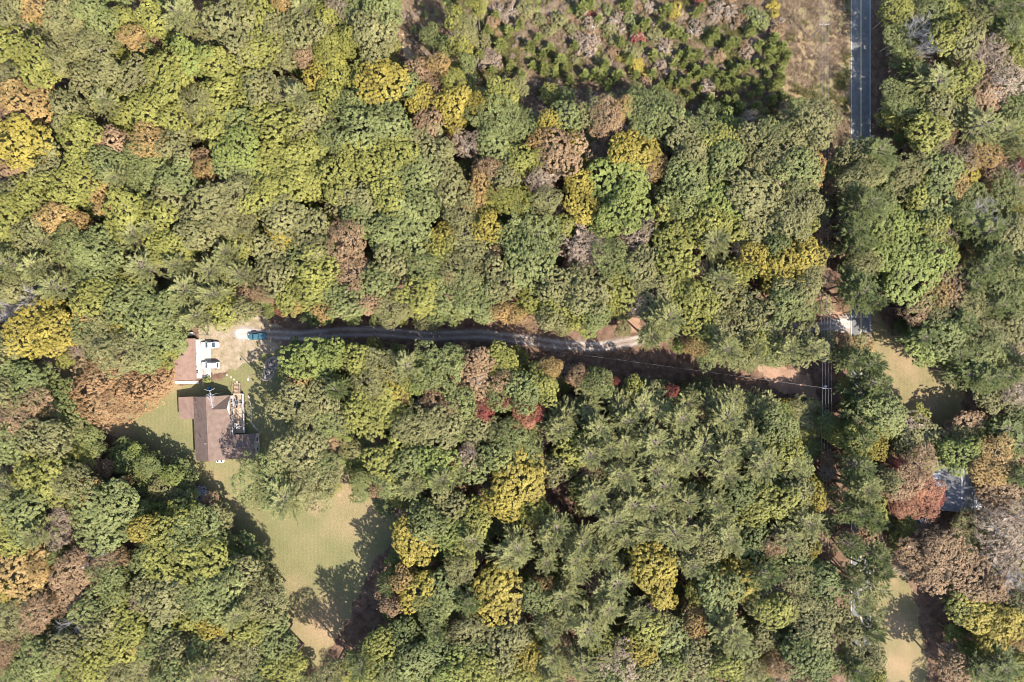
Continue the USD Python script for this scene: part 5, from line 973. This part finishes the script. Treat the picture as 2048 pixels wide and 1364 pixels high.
# ---------------------------------------------------------------- poles and wires
def wire(name, pts, r, parent, mat=WIRE, label=None):
    c = UsdGeom.BasisCurves.Define(stage, path(name, parent))
    c.CreateTypeAttr('linear'); c.CreateCurveVertexCountsAttr([len(pts)])
    c.CreatePointsAttr(Vt.Vec3fArray([Gf.Vec3f(*map(float, p)) for p in pts])); c.CreateWidthsAttr(Vt.FloatArray([2 * r] * len(pts)))
    c.SetWidthsInterpolation('vertex')
    UsdShade.MaterialBindingAPI.Apply(c.GetPrim()).Bind(mat)
    return c.GetPrim()
def span(a, b, sag, n=24):
    a, b = np.array(a, float), np.array(b, float); t = np.linspace(0, 1, n)[:, None]
    return a + (b - a) * t - np.array([0, 0, 1]) * (4 * sag * t * (1 - t))
def utility_pole(px, py, h, label, arm=True, transformer=False):
    t = thing('utility_pole', label, 'utility pole', (*W(px, py), 0))
    obj('pole', tube((0, 0, 0), (0, 0, h), 0.16, 0.11, 10), POLEWOOD, t)
    if arm:
        ca = obj('crossarm', cat_([box(-1.25, 1.25, -0.07, 0.07, h - 0.45, h - 0.31), tube((-0.7, 0.0, h - 0.4), (0, 0, h - 1.1), 0.025), tube((0.7, 0.0, h - 0.4), (0, 0, h - 1.1), 0.025)]), STICK, t)
        for x in (-1.15, -0.45, 0.35, 1.15):
            i_ = trimesh.creation.revolve([(0, 0), (0.07, 0.0), (0.09, 0.06), (0.06, 0.12), (0.09, 0.16), (0.05, 0.24), (0, 0.25)], sections=12); i_.apply_translation((x, 0, h - 0.31)); obj('insulator', i_, CERAMIC, ca)
    if transformer:
        c_ = trimesh.creation.cylinder(0.26, 0.8, sections=16); c_.apply_translation((-0.05, 0.40, h - 1.1)); obj('transformer', c_, CERAMIC, t)
    return t
UP = [(1614, -640, 8.8), (1619, 77.5, 8.8), (1623.5, 772, 9.2), (1617, 1470, 9.0)]
utility_pole(*UP[1], 'tall wooden utility pole with pale crossarm on the upper grass verge')
utility_pole(*UP[2], 'wooden utility pole with crossarm and transformer among shaded trees', transformer=True)
pl = thing('power_line', 'four parallel overhead power wires running alongside the road', 'power line')
for k, dx in enumerate((-1.15, -0.45, 0.35, 1.15)):
    pts = []
    for a, b in zip(UP[:-1], UP[1:]):
        A_, B_ = W(a[0], a[1]), W(b[0], b[1])
        pts.append(span((A_[0] + dx, A_[1], a[2] - 0.06), (B_[0] + dx, B_[1], b[2] - 0.06), 1.0))
    wire('wire', np.vstack(pts), 0.022, pl)
gp = utility_pole(417, 670, 6.8, 'slim dark pole beside the garage', arm=False)
wp = utility_pole(760, 654, 7.2, 'wooden pole hidden among trees above the drive', arm=False)
sc = thing('service_cable', 'pale service cable strung along the drive from the garage pole', 'cable')
wire('cable', np.vstack([span((*W(417, 670), 6.7), (*W(760, 654), 7.1), 0.5), span((*W(760, 654), 7.1), (*W(1623.5, 772), 7.6), 1.5)]), 0.016, sc)
lp = thing('lamp_post', 'slim dark yard lamp pole on the lawn casting a long thin shadow', 'lamp post', (*W(517, 748), 0))
obj('pole', tube((0, 0, 0), (0, 0, 7.2), 0.11, 0.08, 10), POLEWOOD, lp)
obj('arm', tube((0, 0, 7.0), (0.05, -0.85, 7.25), 0.03), ALU, lp)
obj('lamp_head', rbox(-0.14, 0.20, -1.35, -0.75, 7.2, 7.36, 0.05), TRIM, lp)
on_ = thing('garden_ornament', 'small dark ornament standing on the lawn near the lamp pole', 'ornament', (*W(507, 760), 0))
obj('base', rbox(-0.2, 0.2, -0.15, 0.15, 0, 0.15, 0.03), BLACKPL, on_); obj('figure', trimesh.creation.revolve([(0, 0.15), (0.14, 0.16), (0.10, 0.4), (0.16, 0.6), (0.08, 0.8), (0, 0.86)], sections=14), BLACKPL, on_, smooth=40)

# ---------------------------------------------------------------- garden bed, stepping stones, borders
rg = random.Random(21)
BED = [(532, 728), (537, 720), (548, 715.5), (558, 718), (556, 726), (549, 738), (544, 751), (535, 760), (527, 758), (528, 748), (531, 738)]
bed = thing('garden_bed', 'kidney-shaped garden bed ringed with tan stones on the lawn', 'garden bed', (0, 0, 0))
bp = Polygon([W(*p) for p in BED]).buffer(0.3).buffer(-0.1)
mm = trimesh.creation.extrude_polygon(bp, 0.10, engine='earcut'); obj('soil', mm, MULCH, bed)
def stone(x, y, r, z=0.0, flat=0.6):
    m = trimesh.creation.icosphere(1, 1.0); v = m.vertices * (1 + 0.22 * np.array([[rg.uniform(-1, 1)] for _ in range(len(m.vertices))])); m.vertices = v * [r * rg.uniform(.8, 1.3), r * rg.uniform(.8, 1.2), r * flat]
    m.apply_translation((x, y, z + r * flat * 0.5)); return m
ring = bp.exterior; n_ = int(ring.length / 0.42)
for k in range(n_):
    p_ = ring.interpolate(k * ring.length / n_); obj('stone', stone(p_.x, p_.y, 0.30), STONE if k % 3 else PALESTONE, bed)
for k in range(80):
    while True:
        x_, y_ = rg.uniform(bp.bounds[0], bp.bounds[2]), rg.uniform(bp.bounds[1], bp.bounds[3])
        if bp.buffer(-0.25).contains(Point(x_, y_)): break
    a_ = rg.gauss(1.1, 0.7); l_ = rg.uniform(0.3, 0.9)
    if k < 62: obj('stick', tube((x_, y_, 0.12), (x_ + l_ * math.cos(a_), y_ + l_ * math.sin(a_), 0.2 + rg.random() * 0.4), 0.06, 0.04, 5), STICK, bed)
    else: obj('stone', stone(x_, y_, 0.2, 0.08), PALESTONE, bed)
for k, (a, b, lb) in enumerate(((454, 750, 'first round stepping stone of the row, nearest the garage'), (462, 754.5, 'second round stepping stone from the garage'), (468, 759, 'third round stepping stone from the garage'), (474, 764, 'last round stepping stone, nearest the deck stairs'))):
    m = trimesh.creation.cylinder(0.27, 0.06, sections=20); t_ = obj('stepping_stone', m.apply_translation((*W(a, b), 0.035)), PALESTONE); tag(t_, lb, 'stepping stone', 'stepping stones leading to the deck')
bd = thing('stone_border', 'line of pale stones edging the bed right of the deck', 'stone border', (0, 0, 0))
for (a, b), (c, d) in zip(((497, 792), (501, 808), (503, 828), (503, 845)), ((501, 808), (503, 828), (503, 845), (516, 862))):
    L_ = math.hypot(c - a, d - b) * MPP; m_ = int(L_ / 0.34)
    for k in range(m_):
        x_, y_ = W(a + (c - a) * k / m_ + rg.uniform(-.6, .6), b + (d - b) * k / m_); obj('stone', stone(x_, y_, 0.2), PALESTONE, bd)

# ---------------------------------------------------------------- grey-roofed house, shed, mailboxes on the right
ox, oy = W(1869, 897)
nh = thing('house', 'grey-roofed house half hidden by orange and red trees', 'house', (ox, oy, 0))
wd_, ln_ = 8.25, 16.0
obj('wall', prism([(0.3, -0.3), (wd_ - .3, -0.3), (wd_ - .3, -10.3), (wd_ + 2.6, -10.3), (wd_ + 2.6, -ln_ + .3), (0.3, -ln_ + .3)], 0, 2.65), SIDING, nh)
for g_ in (gable('y', -0.36, wd_ / 2, wd_ / 2 - .3, 2.65, 4.7), gable('y', -ln_ + .36, wd_ / 2, wd_ / 2 - .3, 2.65, 4.7)): obj('gable_wall', g_, SIDING, nh)
r_ = obj('roof', cat_([slab([(0, 0, 2.8), (0, -ln_, 2.8), (wd_ / 2, -ln_, 4.9), (wd_ / 2, 0, 4.9)], .13), slab([(wd_ / 2, 0, 4.9), (wd_ / 2, -ln_, 4.9), (wd_, -ln_, 2.8), (wd_, 0, 2.8)], .13)]), GREY_ROOF, nh)
obj('ridge_cap', box(wd_ / 2 - .13, wd_ / 2 + .13, -ln_, 0, 4.86, 4.93), METAL_ROOF, r_)
obj('lean_to_roof', slab([(wd_ + .01, -10.1, 2.78), (wd_ + .01, -ln_, 2.78), (wd_ + 2.85, -ln_, 2.2), (wd_ + 2.85, -10.1, 2.2)], .12), GREY_ROOF, nh)
obj('porch_roof', slab([(-2.3, -0.8, 2.35), (-2.3, -10.1, 2.35), (-.02, -10.1, 2.75), (-.02, -0.8, 2.75)], .08), METAL_ROOF, nh, label='pale metal porch roof')
for y in (-1.0, -4.0, -7.0, -9.9): obj('post', box(-2.2, -2.08, y - .06, y + .06, 0, 2.25), TRIM, nh)
obj('porch_floor', box(-3.4, .28, -10.0, -.9, 0, .35), DECKWOOD, nh)
obj('railing', cat_([box(-3.36, -3.28, -10, -.9, 1.2, 1.28)] + [box(-3.35, -3.29, y - .03, y + .03, .35, 1.2) for y in np.linspace(-9.9, -1, 30)]), TRIM, nh)
obj('skylight', hull([(wd_ / 2 + .7, -10.0, 4.62), (wd_ - .15, -10.0, 2.98), (wd_ / 2 + .7, -9.45, 4.62), (wd_ - .15, -9.45, 2.98), (wd_ / 2 + .7, -10.0, 4.5), (wd_ - .15, -10.0, 2.85), (wd_ / 2 + .7, -9.45, 4.5), (wd_ - .15, -9.45, 2.85)]), TRIM, nh)
vp = trimesh.creation.cylinder(.2, .7, sections=12); vp.apply_translation((wd_ / 2 + .4, -12.9, 4.9)); obj('vent_pipe', vp, BLACKPL, nh)
for c in (-3.0, -6.5, -12.5): window(nh, 'x', .298, c, .95, sign=-1)
sh = thing('shed', 'small grey-roofed shed below the grey-roofed house', 'shed', (*W(1892, 1073), 0), 3)
obj('wall', box(-.9, .9, -.8, .8, 0, 2.0), SIDING, sh)
obj('roof', cat_([slab([(-1.05, -.95, 2.02), (0, -.95, 2.5), (0, .95, 2.5), (-1.05, .95, 2.02)], .06), slab([(0, -.95, 2.5), (1.05, -.95, 2.02), (1.05, .95, 2.02), (0, .95, 2.5)], .06)]), GREY_ROOF, sh)
obj('door', box(-.902, -.87, -.4, .4, 0, 1.85), DECKWOOD, sh)
sheet('side_drive', [(1742, 1038), (1800, 1040), (1870, 1028), (1872, 1056), (1800, 1062), (1742, 1056)], 0.03, GRAVEL, 0.3, 0.4, 'shaded gravel drive of the grey-roofed house')
def mailbox(px, py, rz, label):
    t = thing('mailbox', label, 'mailbox', (*W(px, py), 0), rz)
    obj('post', box(-.06, .06, -.06, .06, 0, 1.05), POLEWOOD, t)
    prof_ = [(-.13, 1.06), (.13, 1.06), (.13, 1.22)] + [(.13 * math.cos(a), 1.22 + .13 * math.sin(a)) for a in np.linspace(0, math.pi, 9)[1:-1]] + [(-.13, 1.22)]
    m = trimesh.creation.extrude_polygon(Polygon(prof_), .5, engine='earcut'); m.apply_transform(trimesh.transformations.rotation_matrix(math.pi / 2, [1, 0, 0])); m.apply_translation((0, .25, 0)); obj('box', m, BLACKPL, t)
    obj('flag', box(.135, .15, -.05, .15, 1.2, 1.28), RED, t)
mailbox(1746, 645, 90, 'dark mailbox on a post beside the right road edge')
mailbox(1687, 636, -90, 'dark mailbox on a post at the mouth of the gravel drive')
pc = tag(obj('boulder', stone(*W(630, 1000), 0.55), STONE), 'small tan boulder on the open lawn', 'boulder')

# two shrubs that stand alone near the house
for c_, px_, py_, rr_, hh_, lb in (('W', 395, 993, 2.5, 3.2, 'silvery white bush in the shade at the lawn edge'), ('S', 414, 760, 1.0, 1.4, 'small yellow-green bush at the corner between garage and house')):
    pth_, R0, H0 = PROTO[('shrub', c_)][0]
    x_, y_ = W(px_, py_, hh_ * .5)
    plant('shrub', pth_, x_, y_, (rr_ / R0, rr_ / R0), hh_ / H0, 40, lb, 'shrub', None)
